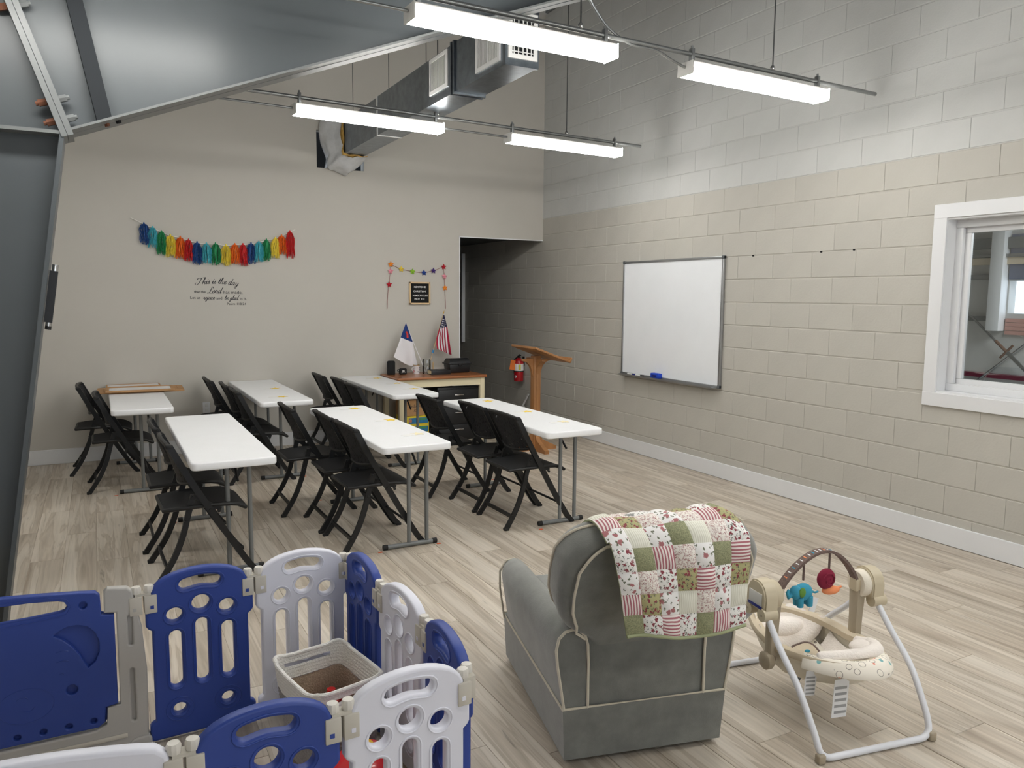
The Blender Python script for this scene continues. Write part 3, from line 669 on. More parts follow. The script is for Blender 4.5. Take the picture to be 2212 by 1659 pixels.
CH = [  # x of rear feet, y centre, turn, label
 (.20, 5.57, 0, 'black mesh folding chair at the two-chair front table, the one nearer the back wall'),
 (.225, 4.94, 2, 'black mesh folding chair at the two-chair front table, the one nearer the playpen'),
 (1.16, 6.02, 0, 'black mesh folding chair at the middle front table, the one nearest the back wall'),
 (1.31, 5.50, 0, 'black mesh folding chair at the middle front table, between its two fellows'),
 (1.325, 4.99, 1, 'black mesh folding chair at the middle front table, the one nearest the playpen'),
 (2.34, 6.05, 0, 'black mesh folding chair before the lectern table, the one nearest the desk'),
 (2.495, 5.50, 0, 'black mesh folding chair before the lectern table, between its two fellows'),
 (2.50, 4.98, 0, 'black mesh folding chair before the lectern table, the one nearest the armchair'),
 (-.265, 8.19, -2, 'black mesh folding chair beside the wood-framed boards, against the back wall'),
 (-.13, 7.41, 0, 'black mesh folding chair at the table with the wood-framed boards, nearer the playpen'),
 (.86, 8.27, 2, 'black mesh folding chair at the two-star table, nearest the back wall'),
 (.945, 7.735, 0, 'black mesh folding chair at the two-star table, between its two fellows'),
 (.96, 7.215, 0, 'black mesh folding chair at the two-star table, farthest from the back wall'),
 (1.98, 8.28, 0, 'black mesh folding chair at the desk-side table, nearest the back wall'),
 (2.05, 7.76, 0, 'black mesh folding chair at the desk-side table, between its two fellows'),
 (2.03, 7.24, 0, 'black mesh folding chair at the desk-side table, farthest from the back wall')]
for i, (x, y, a, lb) in enumerate(CH):
    o = chair0 if i == 0 else copy_tree(chair0)
    o.location = (x+.29, y, 0); o.rotation_euler.z = math.radians(a); o['label'] = lb
# ================================================================== on and along the back wall
YW = YB-.004
def wall_text(body, x0, x1, z, parent, m='decal_black', bold=0, shear=0):
    me = text_mesh(body, 1, shear, .004, bold); xs = [v.co.x for v in me.vertices]; k = (x1-x0)/(max(xs)-min(xs)); mn = min(xs)
    for v in me.vertices: v.co = Vector(((v.co.x-mn)*k, -v.co.z*.12, v.co.y*k))
    me.materials.append(MT[m]); o = link('lettering', me, parent, (x0, -.0006, z)); return o
GL = {'T': ([[(-.6, 1.5), (-.45, 2), (.2, 1.9), (.9, 2.1), (1.5, 2.25)], [(.55, 2), (.4, 1.2), (.2, .4), (-.3, -.1), (-.8, .15), (-.6, .6)]], 1.25), 'h': ([[(0, 0), (.15, 1), (.38, 2.0), (.2, 2.05), (.05, .9), (0, 0)], [(0, 0), (.15, .7), (.5, 1), (.6, .7), (.55, .1), (.75, 0), (.9, .2)]], .95), 'i': ([[(0, .3), (.2, 1), (.15, .2), (.3, 0), (.5, .25)], [(.28, 1.4), (.33, 1.55)]], .5), 's': ([[(0, .1), (.35, 1.05), (.3, .8), (.5, .4), (.35, .02), (.1, .05), (.4, .05), (.65, .3)]], .65), 't': ([[(0, .3), (.32, 1.8), (.2, .3), (.35, 0), (.6, .3)], [(0, 1.15), (.55, 1.25)]], .6), 'e': ([[(0, .3), (.4, .6), (.5, .95), (.25, 1), (.1, .5), (.2, .05), (.5, .05), (.75, .35)]], .75), 'd': ([[(.6, .9), (.3, 1), (.05, .5), (.15, .02), (.45, .2), (.65, .9)], [(.85, 2.1), (.65, .9), (.6, .2), (.75, 0), (1, .3)]], 1.0), 'a': ([[(.6, .9), (.3, 1), (.05, .5), (.15, .02), (.45, .25), (.65, 1)], [(.65, 1), (.58, .2), (.7, 0), (.95, .3)]], .95), 'y': ([[(0, .7), (.15, 1), (.15, .3), (.35, .05), (.6, .4), (.75, 1)], [(.75, 1), (.6, 0), (.35, -.9), (.05, -.9), (.15, -.4), (.9, .3)]], .95), 'L': ([[(.9, 1.7), (.95, 2.1), (.6, 2.1), (.5, 1.2), (.35, .3), (-.05, 0), (-.2, .2), (.1, .25), (.6, 0), (1.1, .1)]], 1.15), 'o': ([[(.35, 1), (.05, .6), (.15, .05), (.5, .1), (.6, .7), (.35, 1), (.5, .8), (.85, .9)]], .8), 'r': ([[(0, .3), (.2, 1.05), (.25, .85), (.55, .9), (.5, .3), (.6, 0), (.85, .3)]], .85), 'j': ([[(0, .3), (.25, 1), (.15, 0), (-.1, -.9), (-.4, -.85), (-.2, -.4), (.5, .3)], [(.33, 1.4), (.38, 1.55)]], .5), 'c': ([[(.5, .8), (.35, 1), (.05, .6), (.15, .05), (.45, .05), (.7, .35)]], .7), 'b': ([[(0, .3), (.35, 1.6), (.3, 2.1), (.15, 1.8), (.05, .6), (.15, .05), (.45, .1), (.5, .7), (.35, .8), (.75, .75)]], .75), 'g': ([[(.6, .9), (.3, 1), (.05, .5), (.15, .02), (.45, .25), (.65, 1)], [(.65, 1), (.5, -.1), (.25, -.9), (-.05, -.85), (.1, -.4), (.85, .3)]], .9), 'l': ([[(0, .3), (.35, 1.6), (.3, 2.1), (.15, 1.8), (.1, .3), (.25, 0), (.5, .3)]], .5), ' ': ([], .6)}
def script_text(body, x0, x1, z, parent, arc=0, xh=None):    # pen-stroke cursive
    tot = sum(GL[c][1] for c in body); k = (x1-x0)/(tot+.35); xh = xh or k*1.0; b = MB(); x = .3
    for c in body:
        for st in GL[c][0]:
            pts = spline([((x+px+py*.32)*k, 0, py*xh) for px, py in st], 5); P = [Vector((p.x, 0, p.z+arc*math.sin(PI*min(1, max(0, p.x/(x1-x0))))-arc*1.6*max(0, p.x/(x1-x0)-.55))) for p in pts]
            rad = []
            for i in range(len(P)):
                d = P[min(i+1, len(P)-1)]-P[max(i-1, 0)]; rad.append(xh*(.035+.085*abs(d.z)/(d.length+1e-9)))
            b.tube(P, rad, prof=[(0, 1), (.08, 0), (0, -1), (-.08, 0)], up=(0, 1, 0))
        x += GL[c][1]
    b.build('script_lettering', 'decal_black', parent, loc=(x0, -.0012, z), smooth=False)
t = thing('wall_decal', 'black lettering of a psalm verse on the painted wall under the tassel garland', 'decal', (0, YB-.001, 0))
script_text('This is the day', .924, 1.335, 1.755, t, .012, .031)
wall_text('that the', .896, 1.008, 1.670, t, bold=.008); script_text('Lord', 1.02, 1.165, 1.667, t, 0, .031); wall_text('has made;', 1.185, 1.372, 1.664, t)
wall_text('Let us', .858, .956, 1.607, t); script_text('rejoice', .975, 1.095, 1.603, t, 0, .022); wall_text('and', 1.112, 1.168, 1.603, t); script_text('be glad', 1.185, 1.33, 1.601, t, 0, .023); wall_text('in it.', 1.346, 1.414, 1.6, t); wall_text('Psalm 118:24', 1.216, 1.406, 1.546, t)
# tassel garland
TS = [(.454, 2.356, .465, 2.144), (.532, 2.323, .52, 2.116), (.611, 2.285, .603, 2.048), (.691, 2.252, .685, 2.026), (.783, 2.237, .777, 2.014), (.86, 2.213, .852, 1.994), (.94, 2.191, .941, 1.957), (1.03, 2.182, 1.028, 1.969), (1.117, 2.186, 1.119, 1.961), (1.219, 2.173, 1.217, 1.954), (1.308, 2.186, 1.302, 1.971), (1.389, 2.189, 1.391, 1.959), (1.472, 2.202, 1.466, 1.98), (1.552, 2.22, 1.546, 2.002), (1.631, 2.245, 1.63, 2.02), (1.724, 2.267, 1.714, 2.047), (1.789, 2.295, 1.799, 2.09), (1.878, 2.344, 1.883, 2.047)]
g = thing('tassel_garland', 'rainbow paper tassel garland strung on the painted wall', 'garland', (1.13, YW, 2.15))
b = MB(); b.tube([Vector((x-1.13, -.02, z-2.15-.012)) for x, z in [(.337, 2.412)]+[(a, c) for a, c, _, _ in TS]+[(1.936, 2.372)]], .003, n=5); b.build('string', 'string_white', g)
for i, (x0_, z0_, x1_, z1_) in enumerate(TS):
    cn = ('blue', 'teal', 'green', 'yellow', 'orange', 'red')[i % 6]; H_ = z0_-z1_; b = MB(); rr = random.Random(i*7+1)
    b.ball((0, 0, -.012), (.009, .009, .02), nu=8, nv=6)
    for k in range(64):
        a = rr.random()*2*PI; r1 = .018+.030*math.sqrt(rr.random()); ln = H_*(.74+.28*rr.random()); wv = rr.random()*6
        p0 = Vector((0, 0, -.02)); dx, dy = math.cos(a), math.sin(a)*.38
        pts = [p0+Vector((dx*r1*f(q)+.006*math.sin(wv+q*7), dy*r1*f(q)+.004*math.cos(wv+q*6), -ln*q+.018)) for f in [lambda q: min(1, .15+1.25*math.sin(min(q, .62)*PI/1.24))] for q in (.06, .16, .32, .5, .7, .86, 1)]
        b.tube(pts, .0038, prof=[(1, .25), (-1, .25), (0, -.6)])
    o = b.build('tassel', 'tassel_'+cn, g, loc=(x0_-1.13, -.026, z0_-2.15), smooth=False)
    o.rotation_euler.y = math.atan2(x0_-x1_, H_)*.8
# felt stars on a cord
t = thing('star_garland', 'coloured felt star garland framing the letter board on the wall', 'garland', (3.35, YW, 1.8))
STR = [(3.019, 2.018, 'orange'), (3.144, 1.965, 'yellow'), (3.283, 1.94, 'lime'), (3.427, 1.929, 'blue'), (3.547, 1.955, 'purple'), (3.68, 2.004, 'red'), (3.688, 1.892, 'pink'), (3.695, 1.757, 'orange'), (3.014, 1.939, 'pink'), (2.998, 1.786, 'red')]
L_ = lambda x, z: Vector((x-3.35, -.006, z-1.8))
b = MB(); b.tube([L_(2.971, 1.506), L_(2.975, 1.6), L_(2.985, 1.72), L_(2.998, 1.786), L_(3.005, 1.87), L_(3.014, 1.939), L_(3.019, 2.018)]+[L_(x, z) for x, z, _ in STR[1:8]]+[L_(3.70, 1.66), L_(3.703, 1.58), L_(3.704, 1.506)], .003, n=5); b.build('cord', 'cord_rose', t)
for i, (x, z, cn) in enumerate(STR):
    b = MB(); r0 = .038; sp = []; a0 = .2*math.sin(i*3.1)
    for k in range(10): rr = r0 if k % 2 == 0 else r0*.52; a = PI/2+a0+k*PI/5; sp.append(Vector((rr*math.cos(a), 0, rr*math.sin(a))))
    V = [b.bm.verts.new(p+Vector((0, -.008, 0))) for p in sp]; c1 = b.bm.verts.new((0, -.026, 0)); c2 = b.bm.verts.new((0, .003, 0))
    for k in range(10): b._f([V[k], V[(k+1) % 10], c1]); b._f([V[(k+1) % 10], V[k], c2])
    b.build('felt_star', 'felt_'+cn, t, loc=L_(x, z), ang=20)
# letter board
t = thing('letter_board', 'black felt letter board in pale wood frame on the wall', 'sign', (3.372, YW, 1.69))
b = MB()
for c, d in (((0, -.012, .122), (.262, .024, .018)), ((0, -.012, -.122), (.262, .024, .018)), ((-.122, -.012, 0), (.018, .024, .262)), ((.122, -.012, 0), (.018, .024, .262))): b.box(c, d, bev=.002, seg=1)
b.build('frame', 'pale_wood', t, smooth=False)
b = MB(); b.box((0, -.005, 0), (.236, .01, .236)); b.build('felt_panel', 'felt_black', t, smooth=False)
for s_, xa, xb, z in (('KEYSTONE', -.07, .075, .062), ('CHRISTIAN', -.078, .074, .012), ('HOMESCHOOLERS', -.085, .1, -.037), ('PROV  9:10', -.065, .06, -.079)):
    o = wall_text(s_, xa, xb, z, t, 'paper_white', .012); o.location.y = -.0115
    zs_ = [v.co.z for v in o.data.vertices]; kz = .02/max(max(zs_), .001)
    for v in o.data.vertices: v.co.z *= kz
# ---- desk
DKX0, DKX1, DKY0, DKY1, DKZ = 2.87, 3.97, 8.02, 8.62, .757
dk = thing('wooden_desk', 'desk with brown wooden top and cream painted legs by the passage', 'desk', ((DKX0+DKX1)/2, (DKY0+DKY1)/2, 0))
hw_, hd = (DKX1-DKX0)/2, (DKY1-DKY0)/2
me = plate([rrect(-hw_, -hd, hw_, hd, .02, 4)], .028, .008, 'desk_top'); me.materials.append(MT['desk_top']); me.shade_smooth(); me.set_sharp_from_angle(angle=.8); link('desktop', me, dk, (0, 0, DKZ-.014))
for sx in (-1, 1):
    for sy in (-1, 1): b = MB(); b.box((sx*(hw_-.055), sy*(hd-.05), .365), (.055, .055, .73), bev=.003); b.build('leg', 'cream_paint', dk)
for c, d in (((0, -hd+.04, .685), (2*hw_-.12, .02, .085)), ((0, hd-.04, .685), (2*hw_-.12, .02, .085)), ((-hw_+.05, 0, .685), (.02, 2*hd-.1, .085)), ((hw_-.05, 0, .685), (.02, 2*hd-.1, .085))): b = MB(); b.box(c, d); b.build('apron', 'cream_paint', dk, smooth=False)
Zd = DKZ
def at(name, label, cat, x, y, z=Zd, rz=0, group=None): return thing(name, label, cat, (x, y, z), rz, group)
t = at('speaker', 'tall black cylindrical speaker on the desk', 'speaker', 2.955, 8.47)
b = MB(); b.lathe([(.0, 0), (.044, 0), (.047, .006), (.047, .14), (.043, .152), (.0, .154)], 24); b.build('body', 'black_fabric', t); b = MB(); b.lathe([(0, .155), (.036, .155), (.034, .158), (0, .1575)], 20); b.build('top_panel', 'black_plastic', t)
t = at('portable_speaker', 'small rounded black portable speaker with loop and white letters on the desk', 'speaker', 3.08, 8.42)
me = plate([rrect(-.045, 0, .045, .072, .016)], .034, .01, 'body'); b = MB(); b.merge_mesh(me, Matrix.Rotation(PI/2, 4, 'X')); b.build('body', 'black_fabric', t)
b = MB(); b.tube([Vector((-.055+.012*math.cos(a), 0, .05+.012*math.sin(a))) for a in [i*PI/5 for i in range(10)]], .0035, n=6, loop=True); b.build('carry_loop', 'black_plastic', t)
o = wall_text('JBL', -.022, .024, .027, t, 'paper_white', .02); o.location.y = -.0185
t = at('mug', 'white patterned mug with gold rim on the desk', 'mug', 3.255, 8.44)
b = MB(); b.lathe([(0, 0), (.032, 0), (.034, .008), (.036, .09), (.040, .1), (.037, .1), (.031, .085), (.030, .012), (0, .01)], 24); b.build('cup', 'mug_white', t)
b = MB(); b.lathe([(.040, .098), (.041, .103), (.036, .103), (.036, .098)], 24); b.build('gold_rim', 'gold', t)
b = MB(); b.tube([(-.034, 0, .075), (-.055, 0, .07), (-.058, 0, .045), (-.036, 0, .03)], .005, n=6); b.build('handle', 'mug_white', t)
rr = random.Random(4)
for i in range(22):
    a = rr.random()*2*PI; z = .012+.07*rr.random(); r_ = .0347+.002*(z/.09); b = MB(); b.ball((r_*math.cos(a), r_*math.sin(a), z), (.0042, .0042, .0042), nu=6, nv=4); b.build('dot', ('navy_ink', 'decal_black', 'toy_red')[i % 3 if i % 5 else 2], t)
JX, JY = 3.372, 8.42
t = at('glass_jar', 'clear glass jar holding the two flags on the desk', 'jar', JX, JY)
b = MB(); b.lathe([(0, 0), (.046, 0), (.048, .006), (.048, .145), (.045, .165), (.043, .165), (.0455, .143), (.0455, .01), (0, .008)], 28); b.build('glass', 'jar_glass', t)
b = MB(); b.ball((.012, -.006, .05), (.016, .012, .04), nu=10, nv=6); b.build('ribbon_knot', 'flag_white', t)
def pushy(x, z, y0=8.35, y1=8.42): k = y1/y0; return x*k, CAMH+(z-CAMH)*k
# church flag
t = at('christian_flag', 'white flag with blue corner and red cross on a stick in the jar', 'flag', JX-.01, JY, Zd+.012)
def fpt(x, z, y): X, Z = pushy(x, z); return Vector((X-(JX-.01), y, Z-Zd-.012))
b = MB(); b.cyl((0, 0, 0), fpt(3.097, 1.352, .02), .0045, n=8); b.build('stick', 'flag_white', t)
lf = [(0, (3.092, 1.345)), (1, (2.939, .972))]; rt_ = [(0, (3.099, 1.345)), (.42, (3.18, 1.135)), (1, (3.244, .86))]
def edge(E, v):
    for (a, p), (c, q) in zip(E, E[1:]):
        if v <= c: k = (v-a)/(c-a); return (lerp(p[0], q[0], k), lerp(p[1], q[1], k))
    return E[-1][1]
def cloth(lf, rt_, sag):
    def f(u, v):
        a, c = edge(lf, v), edge(rt_, v); x = lerp(a[0], c[0], u); z = lerp(a[1], c[1], u)-sag*v*math.sin(PI*u)
        return fpt(x, z, .0-.05*v*math.sin(u*5+1)*(.4+u)-.012*math.sin(9*u+3*v)*v)
    return f
fc = cloth(lf, rt_, -.01)
bot = lambda u, v: fc(u, v)+Vector((0, 0, -.045*v*v*math.sin(PI*u*.9)))
b = MB(); b.solid(lambda u, v: bot(u, v*.42), lambda u, v: Vector((0, 1, 0)), .002, 10, 8); b.build('blue_corner', 'flag_blue', t, ang=70)
b = MB(); b.solid(lambda u, v: bot(u, .42+v*.58), lambda u, v: Vector((0, 1, 0)), .002, 12, 12); b.build('white_field', 'flag_white', t, ang=70)
b = MB(); b.tube([bot(.42, .22)+Vector((0, -.006, 0)), bot(.62, .25)+Vector((0, -.006, 0)), bot(.60, .36)+Vector((0, -.006, 0))], .011, prof=[(.1, 1), (.1, -1), (-.1, -1), (-.1, 1)], up=(0, 1, 0)); b.build('red_cross', 'cross_red', t, smooth=False)
# stars and stripes
t = at('american_flag', 'small american flag on a stick leaning out of the jar', 'flag', JX+.008, JY, Zd+.012)
def fpt(x, z, y): X, Z = pushy(x, z); return Vector((X-(JX+.008), y, Z-Zd-.012))
tip = fpt(3.567, 1.452, .03)
b = MB(); b.cyl((0, 0, 0), tip, .0045, n=8); b.build('stick', 'pole_wood', t)
dt = tip.normalized(); b = MB(); b.tube([tip, tip+dt*.015, tip+dt*.045], [.006, .008, .001], n=8); b.build('finial', 'gold', t)
b = MB(); b.cyl(dt*.235, dt*.275, .011, n=10); b.build('blue_clip', 'clip_blue', t)
lf = [(0, (3.560, 1.44)), (.55, (3.462, 1.18)), (.75, (3.458, 1.10)), (1, (3.467, 1.048))]; rt_ = [(0, (3.568, 1.44)), (.4, (3.613, 1.28)), (.7, (3.645, 1.12)), (1, (3.672, .968))]
fu = cloth(lf, rt_, 0)
V0 = .34
for i in range(9):
    u0, u1 = i/9, (i+1)/9; v0 = max(V0, .34+.12*(1-u0*3)) if i < 3 else V0
    b = MB(); b.solid(lambda u, v: fu(lerp(u0, u1, u), lerp(V0, 1, v)), lambda u, v: Vector((0, 1, 0)), .002, 2, 12); b.build('stripe', 'flag_red' if i % 2 == 0 else 'flag_white', t, ang=70)
b = MB(); b.solid(lambda u, v: fu(u, v*V0), lambda u, v: Vector((0, 1, 0)), .002, 10, 8); b.build('blue_canton', 'flag_navy', t, ang=70)
for v in (.12, .17, .22, .27, .31):
    for k in range(2+int(v*12)):
        u = (k+.5+(.25 if int(v*100) % 2 else 0))/(2.6+v*12); b = MB(); b.ball(fu(u, v)+Vector((0, -.003, 0)), (.0045, .002, .0045), nu=6, nv=4); b.build('star', 'flag_white', t)
# bell, book, lidded box
t = at('hand_bell', 'small brass hand bell with wooden handle behind the black book', 'bell', 3.475, 8.47)
b = MB(); b.lathe([(0, .002), (.026, 0), (.022, .015), (.014, .03), (.008, .042), (0, .046)], 18); b.build('bell_cup', 'gold', t); b = MB(); b.tube([(0, 0, .04), (0, 0, .07), (0, 0, .11), (0, 0, .13)], [.007, .009, .009, .006], n=10); b.build('handle', 'pole_wood', t)
t = at('book', 'thick black covered book lying on the desk', 'book', 3.475, 8.30, Zd, -.06)
b = MB(); b.box((0, 0, .004), (.235, .165, .008), bev=.002); b.build('cover', 'black_plastic', t); b = MB(); b.box((0, 0, .05), (.235, .165, .006), bev=.002); b.build('cover', 'black_plastic', t)
b = MB(); b.box((.0, -.079, .027), (.235, .006, .052), bev=.002); b.build('spine', 'black_plastic', t); b = MB(); b.box((-.004, .002, .027), (.215, .15, .042)); b.build('pages', 'paper_cream', t, smooth=False)
t = at('lidded_box', 'black plastic lidded box with domed lid on the desk', 'box', 3.765, 8.43)
b = MB(); b.box((0, 0, .05), (.25, .17, .10), bev=.012, taper=1.1); b.build('body', 'black_plastic', t)
b = MB(); b.box((0, 0, .107), (.30, .2, .014), bev=.004); b.build('rim', 'black_plastic', t)
b = MB(); b.prism([(-.088, .112), (-.07, .152), (-.035, .168), (.035, .168), (.07, .152), (.088, .112)], lambda y, z: Vector((-.125 if z > .12 else -.138, y, z)), lambda y, z: Vector((.125 if z > .12 else .138, y, z))); b.build('lid', 'black_plastic', t, ang=50)
b = MB(); b.box((0, -.102, .098), (.04, .012, .03), bev=.003); b.build('latch', 'black_plastic', t)
# cabinet and boxes below the desk
t = at('drawer_cabinet', 'black drawer cabinet with metal handles under the desk', 'cabinet', 3.64, 8.34, 0)
b = MB(); b.box((0, 0, .31), (.52, .46, .62), bev=.003); b.build('body', 'black_plastic', t)
for z, h in ((.50, .2), (.295, .19), (.10, .18)):
    b = MB(); b.box((0, -.238, z), (.50, .018, h-.012), bev=.003); o = b.build('drawer', 'black_plastic', t)
    b = MB(); b.box((0, -.256, z+.03), (.11, .014, .012), bev=.003); b.build('handle', 'chrome', o)
t = at('binder', 'white ring binder lying on the black cabinet', 'binder', 3.75, 8.28, .622, -.1)
b = MB(); b.box((0, 0, .004), (.29, .25, .003)); b.box((0, 0, .026), (.29, .25, .003)); b.box((-.144, 0, .015), (.003, .25, .025)); b.build('cover', 'paper_white', t, smooth=False); b = MB(); b.box((.01, 0, .014), (.26, .22, .018)); b.build('pages', 'paper_cream', t, smooth=False)
t = at('cardboard_box', 'brown cardboard box with handwritten label on stacked cartons', 'box', 3.13, 8.33, .30)
b = MB(); b.box((0, 0, .087), (.26, .24, .172)); b.build('carton', 'cardboard', t, smooth=False)
for s_ in (-1, 1): b = MB(); b.box((0, s_*.061, .1755), (.26, .118, .004)); b.build('flap', 'cardboard', t, smooth=False)
for s_, xa, xb, z in (('Tadpole', -.06, .09, .098), ('Kit', -.0, .06, .045)):
    o = wall_text(s_, xa, xb, z, t, 'decal_black', -.005, .3); o.location.y = -.122
for k, (z, m2) in enumerate(((.0, 'carton_blue'), (.1, 'carton_blue'), (.2, 'carton_blue'))):
    t = at('printed_carton', ('printed yellow and blue carton at the bottom of the stack under the desk', 'printed yellow and blue carton in the middle of the stack under the desk', 'printed yellow and blue carton right under the cardboard box')[k], 'box', 3.16, 8.33, z, .02*k, 'printed cartons under the desk')
    b = MB(); b.box((0, 0, .049), (.30, .25, .098)); b.build('carton', 'carton_yellow', t, smooth=False)
    b = MB(); b.box((.02, -.1265, .045), (.24, .003, .066)); b.build('front_print', m2, t, smooth=False)
    b = MB(); b.ball((-.08, -.128, .045), (.02, .004, .022)); b.build('picture', 'carton_skin', t); b = MB(); b.box((.07, -.1285, .06), (.1, .002, .02)); b.build('title_panel', 'carton_green', t, smooth=False)
# ---- lectern
t = thing('lectern', 'oak lectern with slanted top on a single post', 'lectern', (4.14, 7.2, 0))
tl = math.atan2(.155, .42); Rt = Matrix.Rotation(tl, 3, 'Y')
b = MB(); b.box((.06, 0, 1.052), (.46, .54, .022), rot=Rt, bev=.003); b.build('top_board', 'oak', t)
b = MB(); b.box((.278, 0, .995), (.02, .54, .05), rot=Rt, bev=.003); b.build('book_lip', 'oak', t)
b = MB(); b.box((0, 0, .53), (.082, .082, 1.0), bev=.004); b.build('post', 'oak', t)
for sy in (-1, 1):
    b = MB(); b.box((0, sy*.043, .5), (.03, .012, .95), bev=.003); b.build('post_molding', 'oak', t)
for a in range(4):
    b = MB(); M = Matrix.Rotation(a*PI/2, 4, 'Z'); pr = [(.04, .80), (.055, .86), (.075, .92), (.12, .965), (.17, .98), (.17, 1.0 if a != 0 else .985), (.04, 1.0)]
    b.prism(pr, lambda x, z: M @ Vector((x, -.02, z)), lambda x, z: M @ Vector((x, .02, z))); b.build('bracket', 'oak', t, smooth=False)
for a in range(4):
    b = MB(); M = Matrix.Rotation(a*PI/2, 4, 'Z'); b.prism([(.04, 0), (.26, 0), (.26, .035), (.2, .06), (.08, .12), (.04, .2)], lambda x, z: M @ Vector((x, -.025, z)), lambda x, z: M @ Vector((x, .025, z))); b.build('foot', 'oak', t, smooth=False)
# ---- fire extinguisher and dustpan along the block wall
t = thing('fire_extinguisher', 'red fire extinguisher with orange tag hung on the block wall in the passage', 'extinguisher', (XR-.085, 9.1, .53))
b = MB(); b.lathe([(0, 0), (.06, 0), (.064, .01), (.064, .25), (.055, .285), (.03, .305), (.018, .315), (0, .316)], 24); b.build('cylinder', 'red_paint', t)
b = MB(); b.lathe([(.0645, .14), (.0655, .141), (.0655, .235), (.0645, .236)], 24); b.build('label_band', 'paper_white', t)
b = MB(); b.lathe([(.0648, .128), (.0662, .129), (.0662, .142), (.0648, .143)], 24); b.build('black_band', 'black_rubber', t)
b = MB(); b.box((-.02, -.062, .19), (.03, .01, .07)); b.build('yellow_panel', 'yellow_label', t, smooth=False)
b = MB(); b.prism([(0, .045), (.02, .065), (0, .085), (-.02, .065)], lambda x, z: Vector((-.058, x-.03, z)), lambda x, z: Vector((-.064, x-.03, z))); b.build('white_diamond', 'paper_white', t, smooth=False)
b = MB(); b.cyl((0, 0, .31), (0, 0, .345), .016); b.tube([(0, -.0, .345), (-.02, -.05, .36), (-.02, -.09, .35)], .007, n=6); b.tube([(0, 0, .335), (-.02, -.05, .335), (-.02, -.08, .32)], .006, n=6); b.build('valve_lever', 'black_plastic', t)
b = MB(); b.tube([(0, .03, .33), (-.03, .07, .28), (-.03, .072, .16), (-.03, .07, .1)], .009, n=8); b.build('hose', 'black_rubber', t)
b = MB(); b.box((-.095, -.01, .22), (.085, .003, .13), rot=Matrix.Rotation(.2, 3, 'Y')); b.build('inspection_tag', 'orange_tag', t, smooth=False)
b = MB(); b.box((.075, 0, .27), (.02, .03, .12)); b.build('wall_bracket', 'black_plastic', t, smooth=False)
t = thing('dustpan', 'pale grey plastic dustpan leaning on the block wall behind the lectern', 'dustpan', (XR-.1, 9.02, 0), 0)
b = MB(); b.prism([(-.14, 0), (.14, 0), (.12, .17), (.03, .205), (-.03, .205), (-.12, .17)], lambda y, z: Vector((.0+z*.2, y, z)), lambda y, z: Vector((-.012+z*.2, y, z))); b.build('pan', 'lamp_housing', t, smooth=False)
b = MB(); b.tube([(.035, 0, .2), (.045, -.03, .25), (.055, -.07, .31), (.06, -.11, .37)], [.016, .013, .012, .013], n=8); b.build('handle', 'lamp_housing', t)
# ---- whiteboard
t = thing('whiteboard', 'large white dry-erase board on the block wall', 'whiteboard', (XR-.004, 6.11, .845))
WB, WH = 1.5, 1.185
b = MB(); b.box((-.012, 0, WH/2), (.014, WB, WH)); b.build('board_surface', 'whiteboard', t, smooth=False)
for c, d in (((-.016, 0, WH), (.026, WB+.03, .022)), ((-.016, 0, 0), (.026, WB+.03, .022)), ((-.016, WB/2, WH/2), (.026, .022, WH+.02)), ((-.016, -WB/2, WH/2), (.026, .022, WH+.02))): b = MB(); b.box(c, d, bev=.003); b.build('frame_bar', 'aluminium', t)
for sy in (-1, 1):
    for z in (0, WH): b = MB(); b.box((-.017, sy*WB/2, z), (.031, .03, .03), bev=.004); b.build('corner_cap', 'side_girt', t)
b = MB(); b.box((-.05, 0, -.012), (.07, WB-.06, .006)); b.box((-.084, 0, -.006), (.004, WB-.06, .016)); b.build('tray', 'aluminium', t, smooth=False)
for y, m, lb in ((6.66, 'navy_ink', 'blue capped marker on the whiteboard tray'), (6.52, 'black_rubber', 'black capped marker on the whiteboard tray')):
    t = thing('marker', lb, 'marker', (XR-.05, y, .836+.011)); b = MB(); b.cyl((0, .06, 0), (0, -.025, 0), .0085); b.build('barrel', 'paper_white', t); b = MB(); b.cyl((0, -.025, 0), (0, -.065, 0), .0095); b.build('cap', m, t)
t = thing('eraser', 'blue felt eraser on the whiteboard tray', 'eraser', (XR-.05, 6.235, .838))
b = MB(); b.box((-.005, 0, .033), (.05, .125, .05), bev=.006); b.build('felt_pad', 'blue_felt', t); b = MB(); b.box((-.032, 0, .033), (.006, .07, .02), bev=.001); b.build('printed_label', 'navy_ink', t)
# ---- framed boards lying on the small table
def board(label, x0, x1, y0, y1, z, panel, rz=0, fr_=.03):
    t = thing('framed_board', label, 'board', ((x0+x1)/2, (y0+y1)/2, z), rz, 'boards on the table'); w_, h_ = x1-x0, y1-y0
    for c, d in (((0, (h_-fr_)/2, .008), (w_, fr_, .016)), ((0, -(h_-fr_)/2, .008), (w_, fr_, .016)), ((-(w_-fr_)/2, 0, .008), (fr_, h_-2*fr_, .016)), (((w_-fr_)/2, 0, .008), (fr_, h_-2*fr_, .016))): b = MB(); b.box(c, d); b.build('frame_bar', 'cardboard', t, smooth=False)
    b = MB(); b.box((0, 0, .007), (w_-2*fr_, h_-2*fr_, .01)); b.build('panel', panel, t, smooth=False)
board('wide tan framed board under the white one on the table', -.03, .71, 7.93, 8.33, .741, 'cardboard', -.03, .05)
board('white board in thin tan frame on top of the wide one', .04, .62, 7.88, 8.20, .758, 'whiteboard', -.02)
board('pale board lying against the back wall behind the framed ones', .05, .53, 8.40, 8.62, .741, 'whiteboard', 0, .012)
